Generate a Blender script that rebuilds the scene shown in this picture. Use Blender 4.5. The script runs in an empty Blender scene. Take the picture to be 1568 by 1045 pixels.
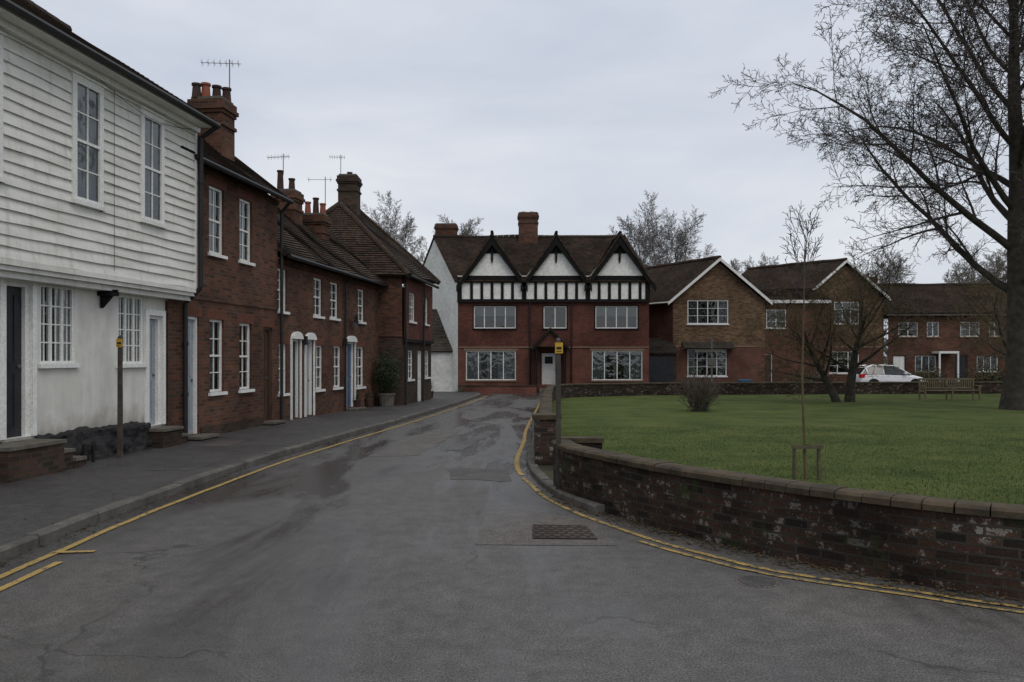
import bpy, math, random
from mathutils import Vector as V
from mathutils import noise as mnz
import numpy as np
R=random.Random(7)
scene=bpy.context.scene
scene.view_settings.view_transform='Standard'
scene.view_settings.look='None'
scene.view_settings.exposure=0
scene.view_settings.gamma=1

# ------------------------------------------------------------------ materials
def nm(name):
    m=bpy.data.materials.new(name); m.use_nodes=True
    nt=m.node_tree; b=nt.nodes['Principled BSDF']
    return m,nt,b
def nd(nt,t,ins=None,**kw):
    n=nt.nodes.new(t)
    for k,v in kw.items(): setattr(n,k,v)
    if ins:
        for k,v in ins.items():
            if isinstance(v,bpy.types.NodeSocket): nt.links.new(v,n.inputs[k])
            else: n.inputs[k].default_value=v
    return n
def c4(c): return (c[0],c[1],c[2],1)
def mixc(nt,fac,a,b,bt='MIX'):
    n=nt.nodes.new('ShaderNodeMix'); n.data_type='RGBA'; n.blend_type=bt
    for i,v in ((0,fac),(6,a),(7,b)):
        if isinstance(v,bpy.types.NodeSocket): nt.links.new(v,n.inputs[i])
        elif i==0: n.inputs[0].default_value=v
        else: n.inputs[i].default_value=c4(v)
    return n.outputs[2]
def ramp(nt,fac,stops,interp='LINEAR'):
    n=nt.nodes.new('ShaderNodeValToRGB'); cr=n.color_ramp; cr.interpolation=interp
    while len(cr.elements)<len(stops): cr.elements.new(.5)
    for e,(p,c) in zip(cr.elements,stops):
        e.position=p; e.color=c4(c) if not isinstance(c,(int,float)) else (c,c,c,1)
    nt.links.new(fac,n.inputs[0]); return n.outputs[0]
def math_(nt,op,a,b=None,clamp=False):
    n=nt.nodes.new('ShaderNodeMath'); n.operation=op; n.use_clamp=clamp
    for i,v in enumerate((a,b)):
        if v is None: continue
        if isinstance(v,bpy.types.NodeSocket): nt.links.new(v,n.inputs[i])
        else: n.inputs[i].default_value=v
    return n.outputs[0]
def geo(nt): return nd(nt,'ShaderNodeNewGeometry').outputs['Position']
def noise(nt,vec,scale,detail=4,rough=.55,dist=0):
    n=nd(nt,'ShaderNodeTexNoise',{'Vector':vec,'Scale':scale,'Detail':detail,'Roughness':rough,'Distortion':dist})
    return n.outputs['Fac']
def bump(nt,b,h,strength=.3,dist=.01):
    n=nd(nt,'ShaderNodeBump',{'Height':h,'Strength':strength,'Distance':dist})
    nt.links.new(n.outputs[0],b.inputs['Normal'])
def mnoise(name,c1,c2,scale=3,rough=.8,bs=.2,bscale=None,metal=0,spec=.3):
    m,nt,b=nm(name); g=geo(nt)
    f=ramp(nt,noise(nt,g,scale,4),[(.3,0),(.7,1)])
    col=mixc(nt,f,c1,c2)
    f2=noise(nt,g,scale*7,2)
    col=mixc(nt,.35,col,ramp(nt,f2,[(.3,.55),(.7,1.3)]),'MULTIPLY')
    nt.links.new(col,b.inputs['Base Color'])
    b.inputs['Roughness'].default_value=rough; b.inputs['Metallic'].default_value=metal
    b.inputs['Specular IOR Level'].default_value=spec
    if bs>0: bump(nt,b,noise(nt,g,bscale or scale*12,2),bs,.01)
    return m
def mbrick(name,stops,mortar,bw=.225,bh=.075,ms=.009,bs=.5,rough=.9,grime=(.5,1.15),gs=.7,moss=None,efflo=None):
    m,nt,b=nm(name); g=geo(nt)
    uv=nd(nt,'ShaderNodeUVMap').outputs[0]
    br=nd(nt,'ShaderNodeTexBrick',{'Vector':uv,'Color1':(0,0,0,1),'Color2':(1,1,1,1),'Mortar':(0,0,0,1),'Scale':1.0,
        'Mortar Size':ms,'Mortar Smooth':.2,'Bias':0.0,'Brick Width':bw,'Row Height':bh})
    col=ramp(nt,br.outputs['Color'],stops)
    n40=noise(nt,g,40,2)
    col=mixc(nt,.5,col,ramp(nt,n40,[(.3,.6),(.7,1.35)]),'MULTIPLY')
    if efflo:
        ef=math_(nt,'ADD',noise(nt,g,7.5,5,.85),math_(nt,'MULTIPLY',br.outputs['Color'],.14))
        col=mixc(nt,ramp(nt,ef,[(efflo,0),(efflo+.05,.75)]),col,(.22,.205,.185))
    col=mixc(nt,br.outputs['Fac'],col,mortar)
    gr=ramp(nt,noise(nt,g,gs,5,.6),[(.3,grime[0]),(.68,grime[1])])
    col=mixc(nt,1.0,col,gr,'MULTIPLY')
    if moss:
        mf=ramp(nt,noise(nt,g,moss[1],5,.7),[(moss[2],0),(moss[2]+.12,1)])
        col=mixc(nt,mf,col,moss[0])
    nt.links.new(col,b.inputs['Base Color'])
    b.inputs['Roughness'].default_value=rough
    b.inputs['Specular IOR Level'].default_value=.2
    h=math_(nt,'SUBTRACT',n40,br.outputs['Fac'])
    bump(nt,b,h,bs,.008)
    return m

M={}
M['brick_red']=mbrick('brick_red',[(0,(.065,.032,.022)),(.4,(.115,.048,.029)),(.75,(.155,.066,.038)),(1,(.08,.052,.04))],(.11,.088,.07),ms=.008)
M['brick_red2']=mbrick('brick_red2',[(0,(.055,.029,.02)),(.4,(.105,.044,.027)),(.8,(.145,.061,.036)),(1,(.07,.047,.036))],(.10,.078,.062),ms=.008)
M['brick_dark']=mbrick('brick_dark',[(0,(.03,.022,.017)),(.5,(.058,.035,.026)),(1,(.085,.05,.034))],(.055,.048,.04),moss=((.035,.04,.022),2.,.56))
M['brick_wall']=mbrick('brick_garden_wall',[(0,(.014,.011,.010)),(.4,(.034,.020,.015)),(.8,(.054,.029,.020)),(1,(.030,.023,.019))],(.040,.036,.030),ms=.010,bs=.8,grime=(.4,1.3),gs=1.3,moss=((.030,.038,.014),2.4,.575),efflo=.645)
M['brick_modern_lo']=mbrick('brick_modern_lo',[(0,(.12,.042,.031)),(.5,(.155,.058,.039)),(1,(.11,.05,.036))],(.13,.10,.08))
M['brick_modern_hi']=mbrick('brick_modern_hi',[(0,(.075,.04,.024)),(.3,(.125,.062,.032)),(.6,(.165,.092,.05)),(1,(.20,.128,.072))],(.15,.125,.09))
M['tilehung']=mbrick('hung_clay_tile',[(0,(.095,.036,.029)),(.5,(.14,.052,.037)),(1,(.09,.042,.033))],(.05,.022,.016),bw=.17,bh=.11,ms=.008)
M['brick_tudor']=mbrick('brick_tudor',[(0,(.12,.044,.032)),(.5,(.17,.063,.043)),(1,(.13,.056,.042))],(.13,.082,.066),ms=.006)
M['tile_brown']=mbrick('roof_tile_brown',[(0,(.026,.020,.017)),(.4,(.05,.034,.026)),(.8,(.078,.045,.032)),(1,(.044,.040,.03))],(.018,.015,.012),bw=.17,bh=.12,ms=.007,moss=((.058,.058,.032),2.5,.56),gs=.9)
M['tile_grey']=mbrick('roof_tile_grey',[(0,(.05,.045,.04)),(.4,(.075,.065,.055)),(.8,(.09,.075,.06)),(1,(.06,.055,.05))],(.025,.02,.018),bw=.17,bh=.12,ms=.006,moss=((.08,.08,.05),2.,.55))
def mboard():
    m,nt,b=nm('white_weatherboard_paint'); g=geo(nt)
    mp=nd(nt,'ShaderNodeMapping',{'Vector':g,'Scale':(1,1,5)}).outputs[0]
    col=mixc(nt,ramp(nt,noise(nt,mp,1.1,5,.6),[(.3,0),(.7,1)]),(.56,.55,.50),(.74,.73,.69))
    mp2=nd(nt,'ShaderNodeMapping',{'Vector':g,'Scale':(6,6,.9)}).outputs[0]
    col=mixc(nt,ramp(nt,noise(nt,mp2,1.4,5,.7),[(.52,0),(.70,.42)]),col,(.33,.32,.27))
    nt.links.new(col,b.inputs['Base Color']); b.inputs['Roughness'].default_value=.6; bump(nt,b,noise(nt,mp,14,3),.15,.006); return m
M['white_board']=mboard()
M['white_paint']=mnoise('white_gloss_paint',(.68,.68,.65),(.76,.76,.73),4,.4,.03,30)
def mrender(name,c1,c2):
    m,nt,b=nm(name); g=geo(nt)
    col=mixc(nt,ramp(nt,noise(nt,g,1.3,5,.6),[(.35,0),(.65,1)]),c1,c2)
    mp=nd(nt,'ShaderNodeMapping',{'Vector':g,'Scale':(4,4,.9)}).outputs[0]
    col=mixc(nt,1,col,ramp(nt,noise(nt,mp,1,5,.6),[(.35,.88),(.6,1.03)]),'MULTIPLY')
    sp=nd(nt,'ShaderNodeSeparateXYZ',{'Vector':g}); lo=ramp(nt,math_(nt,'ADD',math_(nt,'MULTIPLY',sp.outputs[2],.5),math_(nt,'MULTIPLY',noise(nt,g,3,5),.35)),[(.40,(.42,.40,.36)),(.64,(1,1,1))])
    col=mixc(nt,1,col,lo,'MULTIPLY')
    nt.links.new(col,b.inputs['Base Color']); b.inputs['Roughness'].default_value=.9; bump(nt,b,noise(nt,g,9,4),.3,.012); return m
M['render_white']=mrender('white_render',(.55,.535,.49),(.69,.675,.63))
M['render_white2']=mnoise('white_render_panel',(.70,.70,.66),(.80,.80,.76),1.2,.85,.1,12)
M['render_grey']=mnoise('grey_white_render',(.50,.50,.47),(.64,.64,.61),.8,.85,.15,12)
M['black']=mnoise('black_paint',(.012,.012,.013),(.02,.02,.02),5,.5,.1)
M['timber']=mnoise('black_timber',(.008,.007,.007),(.016,.014,.014),5,.8,.3,spec=.15)
M['black_stone']=mnoise('tarred_stone',(.007,.007,.008),(.022,.021,.021),3,.7,.8,9)
M['stone']=mnoise('worn_stone',(.075,.069,.058),(.14,.128,.108),4,.85,.3)
M['band']=mnoise('string_course_stone',(.18,.125,.09),(.24,.165,.115),4,.85,.3)
M['kerb']=mnoise('kerb_concrete',(.060,.057,.051),(.13,.123,.11),3.5,.85,.4,40)
M['door_white']=M['white_paint']
M['door_blue']=mnoise('blue_door_paint',(.03,.07,.15),(.04,.09,.18),4,.4,.03)
M['door_dark']=mnoise('dark_door_paint',(.015,.018,.022),(.03,.03,.035),4,.35,.05)
M['door_brown']=mnoise('brown_door_paint',(.05,.03,.022),(.08,.05,.036),4,.4,.05)
M['door_grey']=mnoise('grey_door_paint',(.26,.29,.32),(.32,.35,.38),4,.4,.05)
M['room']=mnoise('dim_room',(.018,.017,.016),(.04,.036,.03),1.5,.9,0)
M['curtain']=mnoise('curtain_cloth',(.34,.36,.35),(.46,.47,.45),3,.9,.1)
M['curtain2']=mnoise('net_curtain',(.26,.28,.28),(.40,.43,.42),5,.9,.1)
M['pot']=mnoise('terracotta',(.20,.065,.04),(.27,.09,.055),5,.85,.2)
M['pot_dark']=mnoise('sooty_terracotta',(.03,.02,.018),(.07,.035,.026),5,.85,.2)
M['metal']=mnoise('galvanised_metal',(.12,.12,.13),(.18,.18,.19),6,.5,.05,metal=.4)
M['post_wood']=mnoise('weathered_post',(.035,.03,.025),(.075,.066,.056),8,.85,.4)
M['yellow_sign']=mnoise('yellow_sign',(.42,.25,.02),(.50,.30,.03),6,.5,.02)
M['bark']=mnoise('bark_dark',(.025,.022,.017),(.062,.055,.044),5,.95,.7,14)
M['twig']=mnoise('twig_grey_brown',(.055,.045,.042),(.095,.080,.072),3,.95,0)
M['twig_olive']=mnoise('twig_olive',(.075,.058,.03),(.14,.11,.06),3,.95,0)
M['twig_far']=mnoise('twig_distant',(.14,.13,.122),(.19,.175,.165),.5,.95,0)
M['leaf_dark']=mnoise('evergreen_leaf',(.012,.026,.010),(.03,.05,.02),6,.6,0)
M['hedge']=mnoise('hedge_leaf',(.02,.028,.012),(.045,.05,.025),1.5,.8,0)
M['bench_wood']=mnoise('bench_teak',(.14,.115,.07),(.21,.175,.11),8,.8,.3)
M['stake_wood']=mnoise('stake_wood',(.065,.058,.035),(.11,.095,.06),8,.85,.3)
M['dead_leaf']=mnoise('dead_leaves',(.05,.03,.015),(.11,.07,.03),20,.9,0)
M['soil']=mnoise('mossy_verge',(.030,.028,.020),(.050,.058,.025),2.5,.95,.6,30)
M['slab']=mnoise('paving_slab',(.10,.095,.082),(.15,.14,.125),3,.85,.3)
M['car_white']=mnoise('white_car_paint',(.72,.73,.75),(.75,.76,.78),2,.15,0,spec=.6)
M['rubber']=mnoise('tyre_rubber',(.012,.012,.012),(.02,.02,.02),8,.85,.1)
M['tail_red']=mnoise('tail_lamp',(.45,.01,.01),(.5,.015,.01),8,.2,0)
M['alloy']=mnoise('alloy_wheel',(.4,.4,.42),(.5,.5,.52),8,.3,0,metal=.8)
M['blue_box']=mnoise('blue_plastic',(.02,.12,.22),(.03,.15,.26),4,.5,0)
M['coping']=mnoise('coping_brick',(.028,.023,.015),(.082,.062,.038),3.2,.9,.6,25)
M['lintel']=mnoise('rubbed_brick',(.11,.042,.028),(.16,.062,.038),9,.9,.2)

def mglass():
    m,nt,b=nm('window_glass'); nt.nodes.remove(b)
    out=nt.nodes['Material Output']
    tr=nd(nt,'ShaderNodeBsdfTransparent',{'Color':(.72,.76,.76,1)})
    gl=nd(nt,'ShaderNodeBsdfGlossy',{'Color':(.9,.93,.95,1),'Roughness':.03})
    bp=nd(nt,'ShaderNodeBump',{'Height':noise(nt,geo(nt),2.2,2),'Strength':.3,'Distance':.05})
    nt.links.new(bp.outputs[0],gl.inputs['Normal'])
    fr=nd(nt,'ShaderNodeFresnel',{'IOR':1.85})
    mx=nd(nt,'ShaderNodeMixShader')
    nt.links.new(fr.outputs[0],mx.inputs[0]); nt.links.new(tr.outputs[0],mx.inputs[1]); nt.links.new(gl.outputs[0],mx.inputs[2])
    nt.links.new(mx.outputs[0],out.inputs['Surface']); return m
M['glass']=mglass()
def mcarglass():
    m,nt,b=nm('car_glass'); b.inputs['Base Color'].default_value=(.015,.018,.02,1); b.inputs['Roughness'].default_value=.05; return m
M['car_glass']=mcarglass()

def masphalt(name,base,wet=True,crack=.006):
    m,nt,b=nm(name); g=geo(nt)
    grain=noise(nt,g,70,2,.75)
    col=mixc(nt,ramp(nt,grain,[(.38,0),(.62,1)]),[x*.42 for x in base],[x*1.7 for x in base])
    sp=nd(nt,'ShaderNodeTexVoronoi',{'Vector':g,'Scale':36.0})
    col=mixc(nt,ramp(nt,sp.outputs['Distance'],[(.0,.6),(.16,0)]),col,(.18,.17,.155))
    big=noise(nt,g,.55,6,.68,.8)
    col=mixc(nt,1,col,ramp(nt,big,[(.34,(.80,.80,.81)),(.5,(.98,.98,.98)),(.66,(1.14,1.12,1.09))]),'MULTIPLY')
    mid=noise(nt,g,5,7,.8)
    col=mixc(nt,1,col,ramp(nt,mid,[(.36,.68),(.62,1.22)]),'MULTIPLY')
    stain=ramp(nt,noise(nt,g,1.7,6,.7),[(.58,0),(.68,.4)])
    col=mixc(nt,stain,col,[x*.35 for x in base])
    mp=nd(nt,'ShaderNodeMapping',{'Vector':g,'Scale':(1.0,.2,1),'Rotation':(0,0,.10)}).outputs[0]
    if wet:
        sx=nd(nt,'ShaderNodeSeparateXYZ',{'Vector':g})
        t=math_(nt,'ADD',sx.outputs[0],math_(nt,'MULTIPLY',noise(nt,mp,.9,6,.65),4.2))
        dk=ramp(nt,math_(nt,'MULTIPLY',math_(nt,'ADD',t,4.0),.25),[(.30,(.52,.52,.53)),(.66,(1,1,1))])
        col=mixc(nt,1,col,dk,'MULTIPLY')
    wp=nd(nt,'ShaderNodeVectorMath',{0:g,1:nd(nt,'ShaderNodeTexNoise',{'Vector':g,'Scale':1.6,'Detail':6.0}).outputs['Color']},operation='ADD')
    vo=nd(nt,'ShaderNodeTexVoronoi',{'Vector':wp.outputs[0],'Scale':.30},feature='DISTANCE_TO_EDGE')
    cr=ramp(nt,vo.outputs['Distance'],[(.0,1),(crack*.4,1),(crack,0)])
    gate=ramp(nt,noise(nt,g,.5,2),[(.54,0),(.59,1)])
    cf=math_(nt,'MULTIPLY',math_(nt,'MULTIPLY',cr,gate),.7)
    col=mixc(nt,cf,col,(.008,.008,.008))
    if wet:
        yy=ramp(nt,math_(nt,'MULTIPLY',sx.outputs[1],.04),[(.3,0),(.62,.09),(1,.08)])
        damp=ramp(nt,math_(nt,'ADD',noise(nt,mp,.8,5,.6,.5),yy),[(.49,0),(.63,1)])
        col=mixc(nt,math_(nt,'MULTIPLY',damp,.5),col,[x*.36 for x in base])
        nt.links.new(ramp(nt,damp,[(0,.66),(1,.20)]),b.inputs['Roughness'])
    else: nt.links.new(ramp(nt,big,[(.4,.5),(.6,.8)]),b.inputs['Roughness'])
    nt.links.new(col,b.inputs['Base Color'])
    b.inputs['Specular IOR Level'].default_value=.5
    h=math_(nt,'SUBTRACT',grain,math_(nt,'MULTIPLY',cf,2.0))
    bump(nt,b,h,.5,.004)
    return m
M['asphalt']=masphalt('asphalt',(.068,.064,.061))
M['asphalt2']=masphalt('asphalt_patch',(.072,.064,.058),False)
M['asphalt3']=masphalt('asphalt_dark_patch',(.046,.043,.041),False)
M['pavement']=masphalt('pavement_asphalt',(.042,.039,.038),False)
def mgrass():
    m,nt,b=nm('lawn_grass'); g=geo(nt)
    f=noise(nt,g,.7,7,.66); f2=noise(nt,g,22,4,.7)
    col=ramp(nt,f,[(.34,(.040,.058,.015)),(.5,(.064,.086,.022)),(.66,(.092,.106,.034))])
    col=mixc(nt,1,col,ramp(nt,f2,[(.3,.65),(.7,1.25)]),'MULTIPLY')
    br=ramp(nt,noise(nt,g,2.5,6,.7),[(.58,0),(.74,.55)])
    col=mixc(nt,br,col,(.080,.068,.034))
    nt.links.new(col,b.inputs['Base Color']); b.inputs['Roughness'].default_value=.95
    b.inputs['Specular IOR Level'].default_value=.1
    bump(nt,b,f2,.8,.02); return m
M['grass']=mgrass()
M['blade']=mnoise('grass_blade',(.050,.072,.019),(.080,.100,.030),.7,.8,0)
M['ground']=mnoise('far_ground',(.04,.055,.02),(.07,.075,.035),.3,.95,.3)
def myellow(name,lo):
    m,nt,b=nm(name); g=geo(nt)
    w=ramp(nt,noise(nt,g,11,6,.8),[(lo,0),(lo+.09,1)])
    c=mixc(nt,noise(nt,g,2,4),(.30,.20,.055),(.43,.30,.09))
    c=mixc(nt,1,c,ramp(nt,noise(nt,g,60,2),[(.3,.6),(.7,1.15)]),'MULTIPLY')
    nt.links.new(mixc(nt,w,(.055,.05,.043),c),b.inputs['Base Color']); b.inputs['Roughness'].default_value=.85
    bump(nt,b,noise(nt,g,90,2),.4,.004); return m
M['yellow']=myellow('yellow_line_paint',.38); M['yellow2']=myellow('worn_yellow_line_paint',.43)
M['pattern']=mbrick('ribbed_cover',[(0,(.065,.047,.041)),(1,(.10,.07,.058))],(.03,.027,.025),bw=.10,bh=.10,ms=.02,bs=1)

# ------------------------------------------------------------------ mesh tools
class MB:
    def __init__(s): s.v=[];s.f=[];s.m=[];s.uv=[];s.mats=[];s.nouv=False
    def mi(s,mat):
        mt=M[mat]
        if mt not in s.mats: s.mats.append(mt)
        return s.mats.index(mt)
    def poly(s,pts,mat,uv=None):
        pts=[V(p) for p in pts]; i0=len(s.v)
        s.v+=pts; s.f.append(tuple(range(i0,i0+len(pts)))); s.m.append(s.mi(mat))
        if s.nouv: return
        if uv is None:
            n=(pts[1]-pts[0]).cross(pts[2]-pts[0])
            if n.length<1e-9 and len(pts)>3: n=(pts[2]-pts[0]).cross(pts[3]-pts[0])
            if n.length<1e-9: n=V((0,0,1))
            n.normalize()
            if abs(n.z)>.995: t=V((1,0,0)); b=V((0,1,0))
            else: t=V((0,0,1)).cross(n).normalized(); b=n.cross(t)
            uv=[(p.dot(t),p.dot(b)) for p in pts]
        s.uv+=uv
    def box8(s,c,mat):
        for q in ((3,2,1,0),(4,5,6,7),(0,1,5,4),(1,2,6,5),(2,3,7,6),(3,0,4,7)): s.poly([c[i] for i in q],mat)
    def box(s,x0,x1,y0,y1,z0,z1,mat):
        s.box8([(x0,y0,z0),(x1,y0,z0),(x1,y1,z0),(x0,y1,z0),(x0,y0,z1),(x1,y0,z1),(x1,y1,z1),(x0,y1,z1)],mat)
    def tube(s,pts,rs,k,mat,cap=False):
        mi=s.mi(mat); n=len(pts); i0=len(s.v)
        for i,p in enumerate(pts):
            d=(pts[min(i+1,n-1)]-pts[max(i-1,0)])
            a=V((0,0,1)) if abs(d.z)<.8*d.length else V((1,0,0))
            x=d.cross(a); x.normalize(); y=d.cross(x); y.normalize(); r=rs[i]
            for j in range(k):
                an=2*math.pi*j/k; s.v.append(p+x*(math.cos(an)*r)+y*(math.sin(an)*r))
        for i in range(n-1):
            for j in range(k):
                a=i0+i*k+j; b=i0+i*k+(j+1)%k
                s.f.append((a,b,b+k,a+k)); s.m.append(mi)
                if not s.nouv: s.uv+=[(j/k,i),((j+1)/k,i),((j+1)/k,i+1),(j/k,i+1)]
        if cap:
            for base in (i0,i0+(n-1)*k):
                s.f.append(tuple(range(base,base+k))); s.m.append(mi)
                if not s.nouv: s.uv+=[(0,0)]*k
    def cyl(s,a,b,r,mat,k=8,r2=None): s.tube([V(a),V(b)],[r,r if r2 is None else r2],k,mat,True)
    def build(s,name,loc=(0,0,0),parent=None,smooth=False):
        loc=V(loc); me=bpy.data.meshes.new(name)
        me.from_pydata([tuple(p-loc) for p in s.v],[],s.f)
        for m in s.mats: me.materials.append(m)
        me.polygons.foreach_set('material_index',s.m)
        if smooth: me.polygons.foreach_set('use_smooth',[True]*len(s.f))
        if not s.nouv and s.uv:
            l=me.uv_layers.new(name='UVMap'); l.data.foreach_set('uv',[c for u in s.uv for c in u])
        me.update(); o=bpy.data.objects.new(name,me); scene.collection.objects.link(o)
        if parent: o.parent=parent
        else: o.location=loc
        return o
class Obj:
    def __init__(s,name,loc): s.name=name;s.loc=loc;s.p={}
    def part(s,n):
        if n not in s.p: s.p[n]=MB()
        return s.p[n]
    def finish(s,smooth=()):
        e=bpy.data.objects.new(s.name,None); e.location=s.loc; e.empty_display_size=.5; scene.collection.objects.link(e)
        for n,mb in s.p.items():
            if mb.f: mb.build(n,s.loc,e,n in smooth)
        return e
class Fr:
    def __init__(s,P,U):
        l=math.hypot(*U); s.P=P; s.U=(U[0]/l,U[1]/l); s.N=(s.U[1],-s.U[0])
    def __call__(s,a,z,w=0): return V((s.P[0]+s.U[0]*a+s.N[0]*w, s.P[1]+s.U[1]*a+s.N[1]*w, z))
def fbox(mb,fr,a,b,c,d,w0,w1,mat):
    mb.box8([fr(a,c,w0),fr(b,c,w0),fr(b,c,w1),fr(a,c,w1),fr(a,d,w0),fr(b,d,w0),fr(b,d,w1),fr(a,d,w1)],mat)
def fq(mb,fr,a,b,c,d,w,mat): mb.poly([fr(a,c,w),fr(b,c,w),fr(b,d,w),fr(a,d,w)],mat)

def gz(y):
    if y<20: return 0.0
    if y<46.5: return -.0115*(y-20)
    return -.305

def window(o,fr,a,b,c,d,w,kind='sash',nx=2,ny=4,curt=None,sill='white_paint',fm='white_paint',fw=.055,deep=.09,sd=.06):
    W=o.part('windows'); G=o.part('window_glass'); w0=w-deep
    fbox(W,fr,a,a+fw,c,d,w0-.04,w0+.035,fm); fbox(W,fr,b-fw,b,c,d,w0-.04,w0+.035,fm)
    fbox(W,fr,a+fw,b-fw,d-fw,d,w0-.04,w0+.033,fm); fbox(W,fr,a+fw,b-fw,c,c+fw,w0-.04,w0+.033,fm)
    if kind=='sash':
        m=(c+d)/2; fbox(W,fr,a+fw,b-fw,m-.022,m+.022,w0-.03,w0+.029,fm)
    if kind=='casement':
        for i in range(1,nx):
            s=a+(b-a)*i/nx; fbox(W,fr,s-.025,s+.025,c+fw,d-fw,w0-.03,w0+.029,fm)
    else:
        for i in range(1,nx):
            s=a+fw+(b-a-2*fw)*i/nx; fbox(W,fr,s-.010,s+.010,c+fw,d-fw,w0-.014,w0+.018,fm)
    for i in range(1,ny):
        z=c+fw+(d-c-2*fw)*i/ny
        if kind=='sash' and abs(z-(c+d)/2)<.05: continue
        fbox(W,fr,a+fw,b-fw,z-.010,z+.010,w0-.012,w0+.015,fm)
    fq(G,fr,a+fw,b-fw,c+fw,d-fw,w0,'glass')
    C=o.part('curtains')
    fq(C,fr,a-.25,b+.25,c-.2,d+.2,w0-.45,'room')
    L=b-a
    def pleat(s0,s1,mat):
        n=max(2,int((s1-s0)/.06)); 
        for i in range(n):
            q0=s0+(s1-s0)*i/n; q1=s0+(s1-s0)*(i+1)/n; e0=.03*(i%2); e1=.03*((i+1)%2)
            C.poly([fr(q0,c,w0-.1-e0),fr(q1,c,w0-.1-e1),fr(q1,d,w0-.1-e1),fr(q0,d,w0-.1-e0)],mat)
    if curt=='net': pleat(a,b,'curtain2')
    elif curt=='sides':
        pleat(a,a+L*.2,'curtain'); pleat(b-L*.2,b,'curtain')
    elif curt=='most':
        pleat(a,a+L*.3,'curtain'); pleat(b-L*.36,b,'curtain'); pleat(a+L*.42,a+L*.52,'curtain')
    elif curt=='blind': fq(C,fr,a,b,c+(d-c)*.55,d,w0-.1,'curtain')
    if sill: fbox(W,fr,a-.06,b+.06,c-.07,c-.002,w-deep-.04,w+sd,sill)

def door(o,fr,a,b,c,d,w,col='door_white',fan=False,fm='white_paint'):
    D=o.part('doors'); w0=w-.10; fw=.06
    fbox(D,fr,a,a+fw,c,d,w0-.04,w0+.06,fm); fbox(D,fr,b-fw,b,c,d,w0-.04,w0+.06,fm); fbox(D,fr,a+fw,b-fw,d-fw,d,w0-.04,w0+.058,fm)
    top=d-fw
    fbox(D,fr,a+fw,b-fw,c,top,w0-.03,w0,col)
    m=(a+b)/2; H=top-c; e=.08
    for (p,q) in ((a+fw+e,m-.04),(m+.04,b-fw-e)):
        if q-p<.05: continue
        for (r0,r1) in ((c+.15,c+H*.42),(c+H*.5,top-.12)): fbox(D,fr,p,q,r0,r1,w0,w0+.014,col)
    D.cyl(fr(b-fw-.07,c+H*.47,w0+.03),fr(b-fw-.07,c+H*.47,w0+.001),.025,'metal',8)

def facade(o,fr,s0,s1,z0,z1,ops,wm,w=0.0,rev=.13):
    mb=o.part('walls')
    S=sorted({s0,s1}|{x for q in ops for x in q['s']}); Z=sorted({z0,z1}|{x for q in ops for x in q['z']})
    S=[x for x in S if s0<=x<=s1]; Z=[x for x in Z if z0<=x<=z1]
    for i in range(len(S)-1):
        for j in range(len(Z)-1):
            ms=(S[i]+S[i+1])/2; mz=(Z[j]+Z[j+1])/2
            if any(q['s'][0]<ms<q['s'][1] and q['z'][0]<mz<q['z'][1] for q in ops): continue
            fq(mb,fr,S[i],S[i+1],Z[j],Z[j+1],w,wm)
    for q in ops:
        (a,b),(c,d)=q['s'],q['z']; rm=q.get('rm',wm)
        mb.poly([fr(a,c,w),fr(a,d,w),fr(a,d,w-rev),fr(a,c,w-rev)],rm); mb.poly([fr(b,c,w),fr(b,d,w),fr(b,d,w-rev),fr(b,c,w-rev)],rm)
        mb.poly([fr(a,d,w),fr(b,d,w),fr(b,d,w-rev),fr(a,d,w-rev)],rm); mb.poly([fr(a,c,w),fr(b,c,w),fr(b,c,w-rev),fr(a,c,w-rev)],rm)
        kw={k:v for k,v in q.items() if k not in('s','z','t','rm','lint')}
        if q['t']=='w': window(o,fr,a,b,c,d,w,**kw)
        else: door(o,fr,a,b,c,d,w,**kw)
        if q.get('lint'):
            n=max(4,int((b-a+.16)/.075))
            for i in range(n):
                s=a-.08+(b-a+.16)*i/n; e=(b-a+.16)/n; k=(i+.5)/n-.5
                mb.poly([fr(s+.006,d,w+.004),fr(s+e-.006,d,w+.004),fr(s+e-.006+k*.12,d+.22,w+.004),fr(s+.006+k*.12,d+.22,w+.004)],'lintel')
def Wn(a,b,c,d,**k): return dict(s=(a,b),z=(c,d),t='w',**k)
def Dr(a,b,c,d,**k): return dict(s=(a,b),z=(c,d),t='d',**k)

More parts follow.
